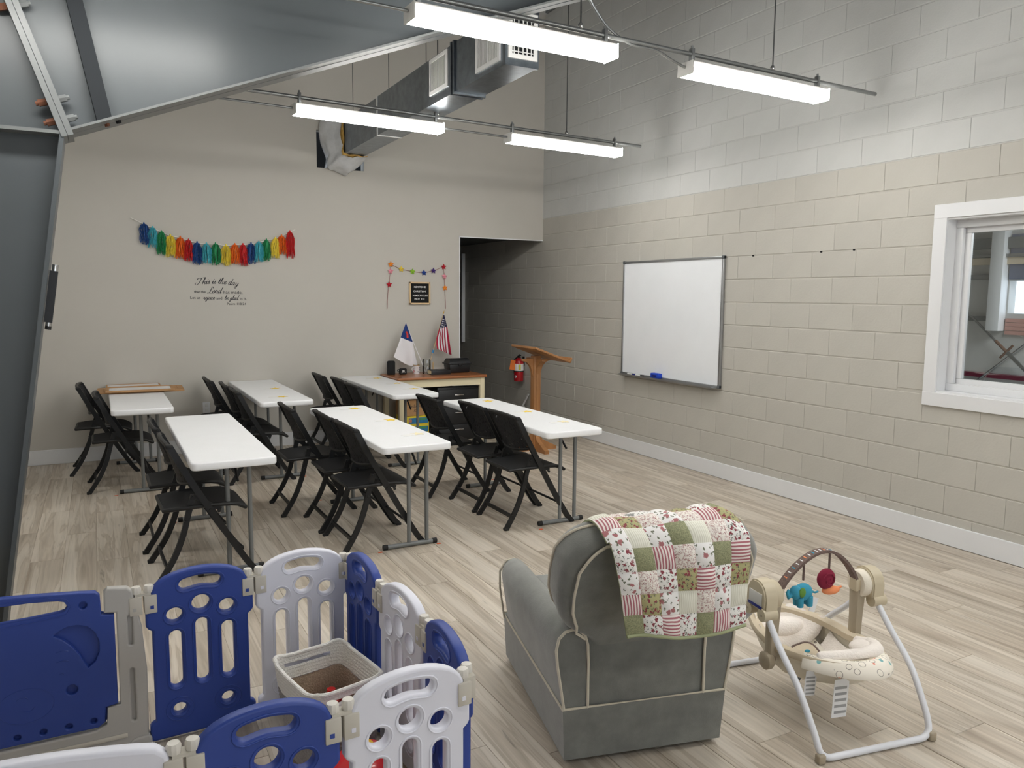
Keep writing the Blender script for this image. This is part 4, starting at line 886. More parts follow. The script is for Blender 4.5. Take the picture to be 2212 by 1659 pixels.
# ---- name tags with paper stars
def startag(x, y, m, label):
    t = thing('star_tag', label, 'paper tag', (x, y, .7405), RN.uniform(-.3, .3), 'star name tags on the tables')
    b = MB(); b.box((-.035, 0, .0006), (.13, .05, .001)); b.build('paper_strip', 'paper_white', t, smooth=False)
    pl = [((.052 if k % 2 == 0 else .024)*math.cos(k*PI/5), (.052 if k % 2 == 0 else .024)*math.sin(k*PI/5)) for k in range(10)]
    b = MB(); b.prism(pl, lambda p, q: Vector((p+.02, q, .0014)), lambda p, q: Vector((p+.02, q, .0026))); b.build('paper_star', m, t, smooth=False)
for x, y, m, w_ in ((1.80, 6.12, 0, 'middle front table, at its far end'), (1.87, 5.44, 0, 'middle front table, at its centre'), (1.84, 4.80, 1, 'middle front table, at its near end'), (2.99, 6.07, 0, 'lectern table, at its far end'), (3.0, 5.38, 0, 'lectern table, at its centre'), (3.0, 4.82, 1, 'lectern table, at its near end'), (2.71, 8.30, 0, 'desk-side table, by the back wall'), (2.74, 7.72, 0, 'desk-side table, at its centre'), (2.73, 7.2, 0, 'desk-side table, at its near end'), (1.50, 7.78, 0, 'table against the back wall, farther along'), (1.43, 7.12, 0, 'table against the back wall, at its near end')):
    startag(x, y, 'paper_cream' if m else 'paper_yellow', ('faded cream' if m else 'yellow')+' paper star tag on the '+w_)
# ---- tape marks
for x, y, w_ in ((1.555, 4.70, 'left foot of the middle front table'), (1.965, 4.70, 'right foot of the middle front table'), (2.745, 4.67, 'left foot of the lectern table'), (1.535, 6.16, 'middle front table, farther left foot'), (1.97, 6.20, 'middle front table, farther right foot'), (.075, 7.04, 'left foot of the framed boards table'), (.50, 7.10, 'right foot of the framed boards table'), (.43, 6.0, 'far foot of the two-chair front table'), (1.62, 7.06, 'foot of the two-star table'), (3.12, 6.18, 'far foot of the lectern table')):
    b = MB(); b.box((0, 0, .0008), (.028, .02, .0012)); o = b.build('tape_mark', 'tape_orange', None, loc=(x, y, 0), smooth=False); tag(o, 'orange tape mark on the floor by '+w_, 'tape', 'orange floor marks')
# ================================================================== playpen
pp = thing('playpen', 'blue and white plastic baby playpen of hinged panels', 'playpen', (.5, 2.45, 0))
PO = Vector((.5, 2.45, 0))
def ppanel_loops(w_):
    h = w_/2; bo = h-.018; o = [(-h, .018), (-h+.012, .012), (h-.012, .012), (h, .018), (h, .07), (h-.006, .078), (bo, .085), (bo, .435), (h-.006, .445), (h, .455), (h, .53), (h-.012, .538)]
    N_ = 16; o += [((h-.016)*math.cos(PI*i/N_), .553+.097*math.sin(PI*i/N_)**.75) for i in range(N_+1)]
    o += [(-h+.012, .538), (-h, .53), (-h, .455), (-h+.006, .445), (-bo, .435), (-bo, .085), (-h+.006, .078), (-h, .07)]
    k = w_/.36
    cl = [(x_*k, .599-.30*abs(x_*k)**1.5*2.2) for x_ in [-.05+.0125*i for i in range(9)]]; tr = .0205
    nr = []
    for i in range(9):
        ax_, ay_ = cl[max(i-1, 0)]; bx_, by_ = cl[min(i+1, 8)]; l = math.hypot(bx_-ax_, by_-ay_); nr.append((-(by_-ay_)/l, (bx_-ax_)/l))
    cap = lambda c, n, a0: [(c[0]+tr*(n[0]*math.cos(a)+n[1]*math.sin(a)), c[1]+tr*(n[1]*math.cos(a)-n[0]*math.sin(a))) for a in [a0+PI*i/7 for i in range(1, 7)]]
    hd = [(c[0]+n[0]*tr, c[1]+n[1]*tr) for c, n in zip(cl, nr)]+cap(cl[8], nr[8], 0)+[(c[0]-n[0]*tr, c[1]-n[1]*tr) for c, n in reversed(list(zip(cl, nr)))]+cap(cl[0], nr[0], PI)
    holes = [hd[::-1], circ(-.088*k, .483, .026), circ(0, .512, .030), circ(.088*k, .483, .026), slot(-.088*k, .205, .422, .0205), slot(0, .205, .452, .0205), slot(.088*k, .205, .422, .0205), circ(-.082*k, .118, .021), circ(.082*k, .118, .021)]
    return o, holes
def grow(lp, d):     # push a loop outwards by d
    n = len(lp); A = sum(lp[i][0]*lp[(i+1) % n][1]-lp[(i+1) % n][0]*lp[i][1] for i in range(n)); s_ = 1 if A > 0 else -1; o = []
    for i in range(n):
        ax, ay = lp[i-1]; bx, by = lp[(i+1) % n]; tx, ty = bx-ax, by-ay; l = math.hypot(tx, ty) or 1; o.append((lp[i][0]+s_*ty/l*d, lp[i][1]-s_*tx/l*d))
    return o
RX = Matrix.Rotation(PI/2, 4, 'X')
def panel_mesh(w_, m):
    o, holes = ppanel_loops(w_); b = MB(); b.merge_mesh(plate([o]+holes, .036, .008), RX)
    for i, h in enumerate(holes):      # moulded double rims
        ring = plate([grow(h, .012), grow(h, .0075)], .041, .0018); b.merge_mesh(ring, RX)
        if i >= 7: b.merge_mesh(plate([grow(h, .026), grow(h, .0225)], .040, .0015), RX)
    return b.mesh('panel', m, ang=45)
HN = [(.100, 3.012), (.489, 3.030), (.868, 3.045), (.884, 2.660), (.914, 2.287), (.893, 1.915), (.514, 1.897), (.134, 1.890)]
pm_ = {c: panel_mesh(.350, c) for c in ('pen_blue', 'pen_white')}
def knob_set(parent, p, d, sgn, inset):
    # clamp on a panel end with a turning knob; p on the joint, d unit vector into the panel
    b = MB(); ang_ = math.atan2(d.y, d.x); Rz = Matrix.Rotation(ang_, 3, 'Z')
    b.box(p+d*.024+Vector((0, 0, .541)), (.042, .046, .068), rot=Rz, bev=.003); o = b.build('hinge_clamp', 'connector', parent)
    b = MB(); b.box(p+d*.028+Vector((0, 0, .530)), (.012, .0485, .012), rot=Rz); b.build('clamp_inset', inset, o, smooth=False)
    b = MB(); q = p+d*.021; b.lathe([(0, .583), (.0165, .583), (.0175, .586), (.0175, .602), (.0145, .608), (0, .609)], 10, c=q)
    o2 = b.build('knob', 'knob_white', o, ang=30)
def link_plate(parent, p, d1, d2):
    b = MB(); a, c = p+d1*.026, p+d2*.026; b.tube([Vector((a.x, a.y, .579)), Vector((p.x, p.y, .579)), Vector((c.x, c.y, .579))], .017, prof=[(.25, 1), (.25, -1), (-.25, -1), (-.25, 1)], up=(0, 0, 1)); b.build('link_plate', 'connector', parent)
HV = [Vector((x, y, 0)) for x, y in HN]
cols = ['pen_blue', 'pen_white', 'pen_blue', 'pen_white', 'pen_blue', 'pen_white', 'pen_blue']
dirs = []
for i, c in enumerate(cols):
    a, e = HV[i], HV[i+1]; d = (e-a).normalized(); o = link('panel', pm_[c], pp, (a+e)/2-PO, math.atan2(d.y, d.x)); L_ = (e-a).length; o.scale.x = (L_-.012)/.350; o['label'] = ('blue' if c == 'pen_blue' else 'white')+' slotted panel with carrying handle'
    knob_set(pp, a-PO, d, 1, c); knob_set(pp, e-PO, -d, 1, c); dirs.append((a, d, e))
GW = Vector((-1, .004, 0)); GF = Vector((-1, .002, 0))
link_plate(pp, HV[0]-PO, GW, dirs[0][1])
for i in range(1, 7): link_plate(pp, HV[i]-PO, -dirs[i-1][1], dirs[i][1])
link_plate(pp, HV[7]-PO, -dirs[6][1], GF)
knob_set(pp, HV[0]-PO, GW, 1, 'pen_grey'); knob_set(pp, HV[7]-PO, GF, 1, 'pen_white')
# gate: grey frame with a blue door
GX = .095; GL_ = -.66
gt = bpy.data.objects.new('gate_panel', None); COL.objects.link(gt); gt.parent = pp; gt.location = Vector((0, 3.012, 0))-PO
out = [(GL_, .02), (.088, .02), (.10, .03), (.104, .30), (.094, .44), (.094, .455), (.066, .60), (.05, .615), (-.012, .622), (-.024, .61), (-.026, .535), (.012, .53), (.012, .185), (-.03, .18), (-.034, .12), (-.07, .105), (GL_+.10, .105), (GL_+.10, .60), (GL_+.08, .62), (GL_, .62)]
b = MB(); b.merge_mesh(plate([out, slot(.055, .40, .512, .0075)[::-1], slot(.054, .112, .312, .0075)[::-1]], .036, .006), RX); b.box((.055, .004, .3), (.03, .014, .46)); b.build('gate_frame', 'pen_grey', gt, ang=45)
b = MB(); b.box((-.22, -.021, .066), (.5, .006, .016), bev=.003); b.build('rail_groove', 'connector', gt)
b = MB(); b.merge_mesh(plate([[(.02, 0), (.11, 0), (.11, .035), (.10, .05), (.05, .045), (.03, .03)]], .05, .006), RX); b.build('gate_foot', 'pen_grey', gt)
door = [(-.035, .185), (.005, .19), (.006, .525), (-.034, .53), (-.036, .60), (-.05, .615)]+[(x_, .616+.03*math.sin(PI*min(1, (-x_-.05)/.9))) for x_ in (-.1, -.15, -.2, -.25, -.3, -.35, -.4, -.45, -.5)]+[(-.545, .61), (-.55, .115), (-.06, .115), (-.04, .13)]
hdl = [(-.165, .603), (-.145, .596), (-.136, .580), (-.145, .565), (-.165, .560), (-.25, .555), (-.35, .552), (-.42, .556), (-.432, .58), (-.42, .605), (-.35, .612), (-.25, .611)]
moon = [(-.184, .481), (-.165, .494), (-.14, .505), (-.11, .506), (-.08, .495), (-.058, .47), (-.045, .435), (-.046, .395), (-.06, .362), (-.083, .345), (-.092, .365), (-.108, .40), (-.13, .435), (-.155, .462)]
holes = [moon, circ(-.089, .574, .0125), circ(-.136, .275, .018)]+[circ(x_, .143, .011, 20) for x_ in (-.306, -.229, -.152, -.075, -.383)]
b = MB(); b.merge_mesh(plate([door, hdl]+[h for h in holes], .030, .004), RX)
b.merge_mesh(plate([grow(hdl, .014), grow(hdl, .010)], .034, .0015), RX)
b.merge_mesh(plate([circ(-.275, .25, .085, 40, .062), circ(-.275, .25, .0825, 40, .0595)], .0325, .0008), RX)
for cx_, cz_, r_, a0, a1 in ((-.16, .40, .03, .9, 2.2), (-.16, .365, .03, .9, 2.2), (-.165, .337, .008, .3, 2.8), (-.285, .27, .018, .2, 2.9), (-.27, .245, .02, 3.4, 6.0)): b.tube([(cx_+r_*math.cos(lerp(a0, a1, i/8)), -.0155, cz_+r_*.8*math.sin(lerp(a0, a1, i/8))) for i in range(9)], .0015, n=5)
b.build('gate_door', 'pen_blue', gt, ang=45)
b = MB(); b.merge_mesh(plate([[(x_, z_) for x_, z_ in [(-.54, .12), (-.04, .12), (-.0, .19), (0, .52), (-.04, .54), (-.54, .545)]]], .006, .001), RX); o = b.build('door_back', 'pen_blue', gt, smooth=False); o.location.y = .006
b = MB(); b.merge_mesh(plate([circ(-.089, .574, .02)], .006, .001), RX); o = b.build('recess_back', 'pen_blue', gt); o.location.y = .006
# long white panel in front
wl = [(-.62, .02), (.10, .02), (.108, .04), (.108, .55), (.10, .59), (.075, .612)]+[(x_, .614+.042*math.sin(PI*min(1, (.075-x_)/.72))) for x_ in (.03, -.03, -.1, -.17, -.24, -.31, -.38, -.45, -.52)]+[(-.6, .60), (-.62, .56)]
b = MB(); b.merge_mesh(plate([wl, rrect(-.42, .50, -.1, .565, .03)[::-1]], .04, .011), RX); o = b.build('long_panel', 'pen_white', pp, ang=50, loc=Vector((0, 1.892, 0))-PO); o['label'] = 'long white panel with rounded top'
# ---- rope basket with toys
bk_ = thing('rope_basket', 'white and beige coiled rope basket with handles inside the playpen', 'basket', (.672, 2.613, 0), math.radians(12))
def bask(r_in):
    def f(u, v):
        a = 2*PI*u; ca, sa = math.cos(a), math.sin(a); e = .36
        sx = math.copysign(abs(ca)**e, ca); sy = math.copysign(abs(sa)**e, sa); k = .80+.20*v
        rim = .345-.006*math.cos(4*a)-.010*math.cos(2*a)+.004*math.sin(3*a)
        z = .01+v*(rim-.01); rd = .0014*math.sin(z/.0125*2*PI)
        wob = .007*math.sin(3*a+1)*v
        return Vector(((.143*k+wob-r_in+rd)*sx, (.184*k+wob-r_in+rd)*sy, z))
    return f
NU, NV = 72, 84
def basket_wall(v0, v1, m, name):
    fo, fi = bask(0), bask(.007); b = MB(); n0, n1 = int(v0*NV), int(v1*NV)
    def hole(i, j):
        u = (i+.5)/NU; v = (j+.5)/NV; return .865 < v < .915 and (abs(u-.25) < .05 or abs(u-.75) < .05)
    for fn in (fo, fi):
        V = [[b.bm.verts.new(fn(i/NU, j/NV)) for i in range(NU)] for j in range(n0, n1+1)]
        for j in range(n1-n0):
            for i in range(NU):
                if not hole(i, j+n0): b._f([V[j][i], V[j][(i+1) % NU], V[j+1][(i+1) % NU], V[j+1][i]])
    return b.build(name, m, bk_, ang=70)
basket_wall(0, .75, 'rope_grey', 'basket_body'); basket_wall(.75, 1, 'rope_white', 'basket_collar')
fo = bask(.0035); b = MB(); b.tube([fo(i/NU, 1) for i in range(NU)], .0075, n=8, loop=True); b.build('rim_coil', 'rope_white', bk_)
fb = bask(.01); b = MB(); b.bm.faces.new([b.bm.verts.new(fb(i/36, .03)) for i in range(36)]); b.build('basket_floor', 'rope_beige', bk_)
fz = bask(.0085); b = MB(); b.surf(lambda u, v: fz(u, .03+v*.715), NU, 50, True); b.build('basket_lining', 'rope_beige', bk_, ang=70)
rr = random.Random(9)
for k, (x, y, m, nm) in enumerate(((-.05, -.03, 'toy_blue', 'blue'), (.02, .03, 'toy_red', 'red'), (.06, -.05, 'toy_blue', 'blue'), (-.02, .08, 'toy_yellow', 'yellow'), (.05, .09, 'toy_red', 'red'), (-.06, .04, 'toy_green', 'green'))):
    t = thing('toy_block', nm+' plastic toy piece lying in the rope basket', 'toy', Vector((.672, 2.613, .022))+Matrix.Rotation(math.radians(12), 3, 'Z') @ Vector((x, y, 0)), rr.random()*3, 'toys in the rope basket')
    b = MB(); b.box((0, 0, .085), (.075, .05, .17), bev=.01); b.build('body', m, t); b = MB(); b.lathe([(0, .17), (.018, .17), (.016, .19), (0, .192)], 12); b.build('peg', m, t)
t = thing('toy_dome', 'shiny red domed toy with yellow button on the floor inside the playpen', 'toy', (.672, 2.215, 0))
b = MB(); b.lathe([(0, .0), (.10, .0), (.128, .03), (.132, .12), (.112, .20), (.065, .25), (0, .265)], 28); b.build('dome', 'toy_red', t)
b = MB(); b.lathe([(0, .258), (.034, .258), (.03, .272), (0, .278)], 16); b.build('button', 'toy_yellow', t); b = MB(); b.lathe([(.125, .03), (.138, .032), (.138, .055), (.128, .06)], 28); b.build('base_ring', 'toy_green', t)
t = thing('storage_bin', 'pale grey open plastic bin on the floor inside the playpen', 'bin', (.828, 2.045, 0), .03)
b = MB(); 
for c, d in (((0, 0, .004), (.1, .2, .008)), ((-.05, 0, .06), (.006, .2, .12)), ((.05, 0, .06), (.006, .2, .12)), ((0, -.1, .06), (.1, .006, .12)), ((0, .1, .06), (.1, .006, .12))): b.box(c, d)
b.build('bin_body', 'lamp_housing', t, smooth=False)
b = MB(); b.tube([Vector((x_, y_, .121)) for x_, y_ in rrect(-.053, -.103, .053, .103, .012)], .005, n=6, loop=True); b.build('bin_rim', 'lamp_housing', t)
# ================================================================== armchair
AR = math.atan2(-.15, .62); bv = Vector((math.cos(AR), math.sin(AR), 0))
ac = thing('armchair', 'grey suede armchair with cream piping facing the whiteboard wall', 'armchair', Vector((1.38, 2.18, 0))+bv*.315, AR)
HWc = .315; DP = .86; SEAM = .218
b = MB()
for_ = [(-.306, .006), (.306, .006), (.306, .85), (-.306, .85)]; tp = [(-.316, -.002), (.316, -.002), (.316, .86), (-.316, .86)]
b.rings([[Vector((x, y, .025)) for x, y in for_], [Vector((x, y, .03)) for x, y in for_], [Vector((x, y, SEAM)) for x, y in tp], [Vector((x*.99, y*.99+.004, SEAM+.004)) for x, y in tp]]); b.build('skirt', 'suede', ac, smooth=False)
b = MB(); b.box((0, .4, .013), (.5, .62, .026)); b.build('rocker_base', 'black_rubber', ac, smooth=False)
b = MB(); b.tube([Vector((x*1.005, y*1.005-.002, SEAM+.003)) for x, y in tp], .0052, n=6, loop=True); b.build('seam_piping', 'piping', ac)
def arm_sec(y):      # arm cross-section (x outwards from centre, z)
    k = min(1, max(0, (y-.45)/.33)); fl_ = .012*math.sin(PI*k)
    pts = [(.312, SEAM), (.325+fl_, .30), (.338+fl_*1.4, .38), (.344+fl_*1.5, .44), (.335+fl_, .482), (.312, .505), (.285, .512), (.258, .505), (.238, .485), (.228, .45), (.225, .38), (.225, SEAM)]
    return [(x, z-(.012*k if z > .4 else 0)) for x, z in pts]
for s_ in (-1, 1):
    b = MB(); ys = [0, .008, .1, .25, .45, .6, .76, .81, .84, .855]
    rs = []
    for y in ys:
        S_ = arm_sec(y); q = 1 if y < .76 else math.sqrt(max(.0, 1-((y-.76)/.1)**2)); q = max(q, .35) if y >= .76 else 1
        if y == 0: q = .975
        cx_, cz_ = .283, .38; rs.append([Vector((s_*(cx_+(x-cx_)*(.4+.6*q)), y, (cz_+(z-cz_)*(.7+.3*q)) if z > SEAM+.01 else z)) for x, z in S_])
    b.rings(rs); b.build('arm', 'suede', ac, ang=60)
    pr = arm_sec(0); b = MB(); b.tube([Vector((s_*x, -.003, z)) for x, z in pr], .0052, n=6); b.build('arm_piping', 'piping', ac)
    b = MB(); b.tube([Vector((s_*(.325+.0), .815, SEAM)), Vector((s_*.346, .817, .36)), Vector((s_*.348, .81, .44)), Vector((s_*.32, .808, .487)), Vector((s_*.28, .81, .493)), Vector((s_*.236, .815, .46))], .0048, n=6); b.build('arm_piping', 'piping', ac)
b = MB(); b.box((0, .45, .32), (.45, .72, .20), bev=.045, seg=4); b.build('seat_cushion', 'suede', ac, ang=60)
b = MB(); b.box((0, .07, .355), (.452, .13, .28), bev=.004); b.build('lower_back', 'suede', ac)
ax = Vector((0, -.195, .47)); axn = ax.normalized(); pn = Vector((0, axn.z, -axn.y))    # lean axis and the thickness direction (forwards)
WK = [(0, .222), (.1, .235), (.15, .268), (.2, .312), (.28, .338), (.4, .358), (.55, .365), (.74, .360), (.85, .33), (.92, .295), (.97, .24), (1, .17)]
wv = lambda v: interp(WK, v)
B0 = Vector((0, .012, .425))
def back_pt(x, v, th): return B0+ax*v+pn*th+Vector((x, 0, 0))
TK = lambda v: .155-.06*max(0, (v-.75)/.25)**2
b = MB(); rs = []
for i in range(25):
    v = i/24; w_ = wv(v); t_ = TK(v); prof = rrect(-w_, 0, w_, t_, min(.042, w_*.3), 4)
    bow = lambda x: -.018*(1-(x/max(w_, .01))**2)*math.sin(PI*min(1, v*1.1))
    rs.append([back_pt(x, v+.01*math.sin(0), th+(bow(x) if th < t_/2 else .03*(1-(x/w_)**2))) for x, th in prof])
b.rings(rs); b.build('backrest', 'suede', ac, ang=70)
vs_ = [i/30 for i in range(31)]
rear = [(-max(.02, wv(v)-.045*min(1, max(0, v-.1)*6)), v) for v in vs_ if .11 <= v <= .95]
P_ = [back_pt(x, v, -.006-.012*math.sin(PI*v)) for x, v in rear]; P_ += [back_pt(-x, v, -.006-.012*math.sin(PI*v)) for x, v in reversed(rear)]
b = MB(); b.tube(P_, .0052, n=6); b.build('back_piping', 'piping', ac)
fr_e = [back_pt(-wv(v)-.001, v, TK(v)*.78) for v in vs_ if .1 < v]; fr_e += [back_pt(wv(v)+.001, v, TK(v)*.78) for v in reversed(vs_) if .1 < v]
b = MB(); b.tube(fr_e, .0052, n=6); b.build('back_piping', 'piping', ac)
# ---- quilt
def quiltmat(name, base, kind):
    m = mat(name, base, .9); nt = m.node_tree; N = nt.nodes; L = nt.links; bs = N['Principled BSDF']; uv = N.new('ShaderNodeUVMap')
    def ramp(v, a, e, c0, c1):
        r = N.new('ShaderNodeValToRGB'); r.color_ramp.elements[0].position = a; r.color_ramp.elements[0].color = c0; r.color_ramp.elements[1].position = e; r.color_ramp.elements[1].color = c1; L.new(v, r.inputs[0]); return r.outputs[0]
    def mixc(f, a, c):
        x = N.new('ShaderNodeMix'); x.data_type = 'RGBA'; L.new(f, x.inputs['Factor'])
        if isinstance(a, tuple): x.inputs[6].default_value = a
        else: L.new(a, x.inputs[6])
        if isinstance(c, tuple): x.inputs[7].default_value = c
        else: L.new(c, x.inputs[7])
        return x.outputs[2]
    def vor(sc, thr, off=0):
        mp = N.new('ShaderNodeMapping'); mp.inputs['Location'].default_value = (off, off*1.7, 0); L.new(uv.outputs[0], mp.inputs[0])
        nz = N.new('ShaderNodeTexNoise'); nz.inputs['Scale'].default_value = sc*2.2; L.new(mp.outputs[0], nz.inputs['Vector'])
        ad = N.new('ShaderNodeMix'); ad.data_type = 'VECTOR'; ad.inputs['Factor'].default_value = .22; L.new(mp.outputs[0], ad.inputs[4]); L.new(nz.outputs['Color'], ad.inputs[5])
        v = N.new('ShaderNodeTexVoronoi'); v.voronoi_dimensions = '2D'; v.inputs['Scale'].default_value = sc; L.new(ad.outputs[1], v.inputs['Vector'])
        return ramp(v.outputs['Distance'], thr, thr+.05, (1, 1, 1, 1), (0, 0, 0, 1))
    if kind in ('sv', 'sh', 'cr'):
        w_ = N.new('ShaderNodeTexWave'); w_.bands_direction = 'X' if kind != 'sh' else 'Y'; w_.inputs['Scale'].default_value = 2.1 if kind != 'cr' else 3; w_.inputs['Distortion'].default_value = .15; L.new(uv.outputs[0], w_.inputs[0])
        col = ramp(w_.outputs[0], .42, .5, lin(172, 106, 114) if kind != 'cr' else lin(214, 212, 196), base)
        L.new(col, bs.inputs[0])
    elif kind == 'gr':
        f = vor(9, .32); n2 = N.new('ShaderNodeTexNoise'); n2.inputs['Scale'].default_value = 22; n2.inputs['Detail'].default_value = 5; n2.inputs['Distortion'].default_value = 2; L.new(uv.outputs[0], n2.inputs[0])
        L.new(ramp(n2.outputs[0], .42, .58, lin(116, 120, 92), base), bs.inputs[0])
    elif kind == 'sm': L.new(mixc(vor(12, .2, 3), mixc(vor(9, .16), base, lin(170, 118, 112)), lin(146, 84, 88)), bs.inputs[0])
    elif kind == 'ro': L.new(mixc(vor(4.2, .2), mixc(vor(7, .17, 5), base, lin(92, 96, 84)), lin(140, 66, 74)), bs.inputs[0])
    elif kind == 'bg': L.new(mixc(vor(2.6, .2, 2), mixc(vor(4.6, .16, 7), base, lin(112, 116, 98)), lin(172, 112, 114)), bs.inputs[0])
quiltmat('quilt_G', lin(164, 164, 128), 'gr'); quiltmat('quilt_S', lin(236, 226, 222), 'sv'); quiltmat('quilt_H', lin(236, 226, 222), 'sh'); quiltmat('quilt_R', lin(236, 234, 230), 'ro')
quiltmat('quilt_F', lin(236, 230, 222), 'sm'); quiltmat('quilt_C', lin(232, 231, 218), 'cr'); quiltmat('quilt_Y', lin(174, 169, 124), 'ro'); quiltmat('quilt_B', lin(236, 234, 232), 'bg')
QP = spline([(0, .13, .66), (0, .085, .78), (0, .01, .885), (0, -.075, .932), (0, -.165, .925), (0, -.222, .872), (0, -.234, .79), (0, -.232, .68), (0, -.228, .562)], 8)
ql = [0]
for a, c in zip(QP, QP[1:]): ql.append(ql[-1]+(c-a).length)
def qpath(s_):
    s_ = max(0, min(ql[-1]*.99999, s_)); i = max(k for k in range(len(ql)) if ql[k] <= s_); i = min(i, len(QP)-2); f = (s_-ql[i])/(ql[i+1]-ql[i]); p = QP[i].lerp(QP[i+1], f); t_ = (QP[i+1]-QP[i]).normalized(); return p, Vector((0, t_.z, -t_.y))
QL = ql[-1]; NC, NR = 7, 11
def qsurf(u, v, h=0):     # u across, v along (0 front, 1 rear hem)
    p, n = qpath(v*QL); n = -n
    xl = interp([(0, -.235), (.35, -.262), (.55, -.255), (.8, -.205), (1, -.178)], v); xr = interp([(0, .235), (.4, .248), (.7, .252), (1, .25)], v)
    cen = Vector((0, -.05, .75)); out = Vector((0, p.y-cen.y, p.z-cen.z)).normalized(); n = n if n.dot(out) > 0 else -n
    wob = .006*math.sin(7*u+5*v)+.005*math.sin(13*u-9*v)
    drop = -.02*max(0, abs(u-.5)-.38)/.12*(1 if .25 < v < .6 else 0); hem = .012*math.sin(6*u+1)*max(0, v-.85)/.15
    return Vector((lerp(xl, xr, u), p.y, p.z+drop+hem))+n*(h+wob)
qt = thing('patchwork_quilt', 'patchwork quilt with roses, stripes and green squares draped over the armchair', 'quilt', ac.location, AR)
b = MB(); b.solid(lambda u, v: qsurf(u, v*1.012, .003), lambda u, v: (qsurf(u, v, 1)-qsurf(u, v, 0))*-1, .006, 28, 60); b.build('backing', 'quilt_green_back', qt, ang=70)
e_ = [qsurf(i/28, 1.0, .004) for i in range(29)]; b = MB(); b.tube(e_, .0065, n=6); b.build('hem_binding', 'quilt_green_back', qt)
PAT = ['RBGSFCR', 'FGRCBYS', 'BSCRGFR', 'YRBFSGC', 'CFRBYRG', 'SYFBFSY', 'BCBGCFR', 'RGSFBGH', 'BFRYHRY', 'SYBCFBC', 'GRHRGSR']
for r in range(NR):
    for c in range(NC):
        bm_ = bmesh.new(); uvl = bm_.loops.layers.uv.new('UVMap'); K_ = 6; V = []; off = (RN.random()*9, RN.random()*9)
        for j in range(K_+1):
            row = []
            for i in range(K_+1):
                a, e = i/K_, j/K_; pu = (c+a)/NC; pv = (r+e)/NR; hh = .0045+.0075*(math.sin(PI*a)*math.sin(PI*e))**.6+.0018*math.sin(9*a+r)*math.sin(8*e+c)
                if (i in (0, K_)) or (j in (0, K_)): hh = .0035
                row.append((bm_.verts.new(qsurf(pu, pv, hh)), (a+off[0], e+off[1])))
            V.append(row)
        for j in range(K_):
            for i in range(K_):
                q_ = [V[j][i], V[j+1][i], V[j+1][i+1], V[j][i+1]]; f = bm_.faces.new([x[0] for x in q_]); f.smooth = True
                for l, x in zip(f.loops, q_): l[uvl].uv = x[1]
        me = bpy.data.meshes.new('quilt_patch'); bm_.to_mesh(me); bm_.free(); me.materials.append(MT['quilt_'+PAT[r][c]]); link('quilt_patch', me, qt)
# ================================================================== baby swing
SR = math.atan2(-.178, .984)
sw = thing('baby_swing', 'beige and white baby swing with toy bar standing beside the armchair', 'baby swing', (2.537, 2.0946, 0), SR)
HX, HZ = .245, .49
R_ = .0125
def leg_path(sx, sy):
    return [(sx*(HX+.02), sy*.035, HZ-.06), (sx*(HX+.022), sy*.13, HZ-.16), (sx*(HX+.02), sy*.24, .23), (sx*(HX+.012), sy*.325, .105), (sx*(HX+.008), sy*.35, .055)]
for sy in (-1, 1):
    L1 = spline(leg_path(-1, sy), 6); L2 = spline(leg_path(1, sy), 6); yb = sy*.365
    def corner(sx): return [Vector((sx*(HX+.008-.05*(1-math.cos(a))*1.0), sy*(.35+.015*math.sin(a)), .055-.042*math.sin(a))) for a in [PI/2*i/5 for i in range(1, 6)]]
    pts = L1+corner(-1)+[Vector((0, yb, R_))]+corner(1)[::-1]+L2[::-1]
    b = MB(); b.tube(pts, R_, n=12, up=None); b.build('leg_frame', 'swing_white', sw)
    for sx in (-1, 1):
        b = MB(); b.box((sx*(HX+.008), sy*.366, .018), (.032, .03, .036), bev=.008, seg=3); b.build('foot_cap', 'swing_taupe', sw)
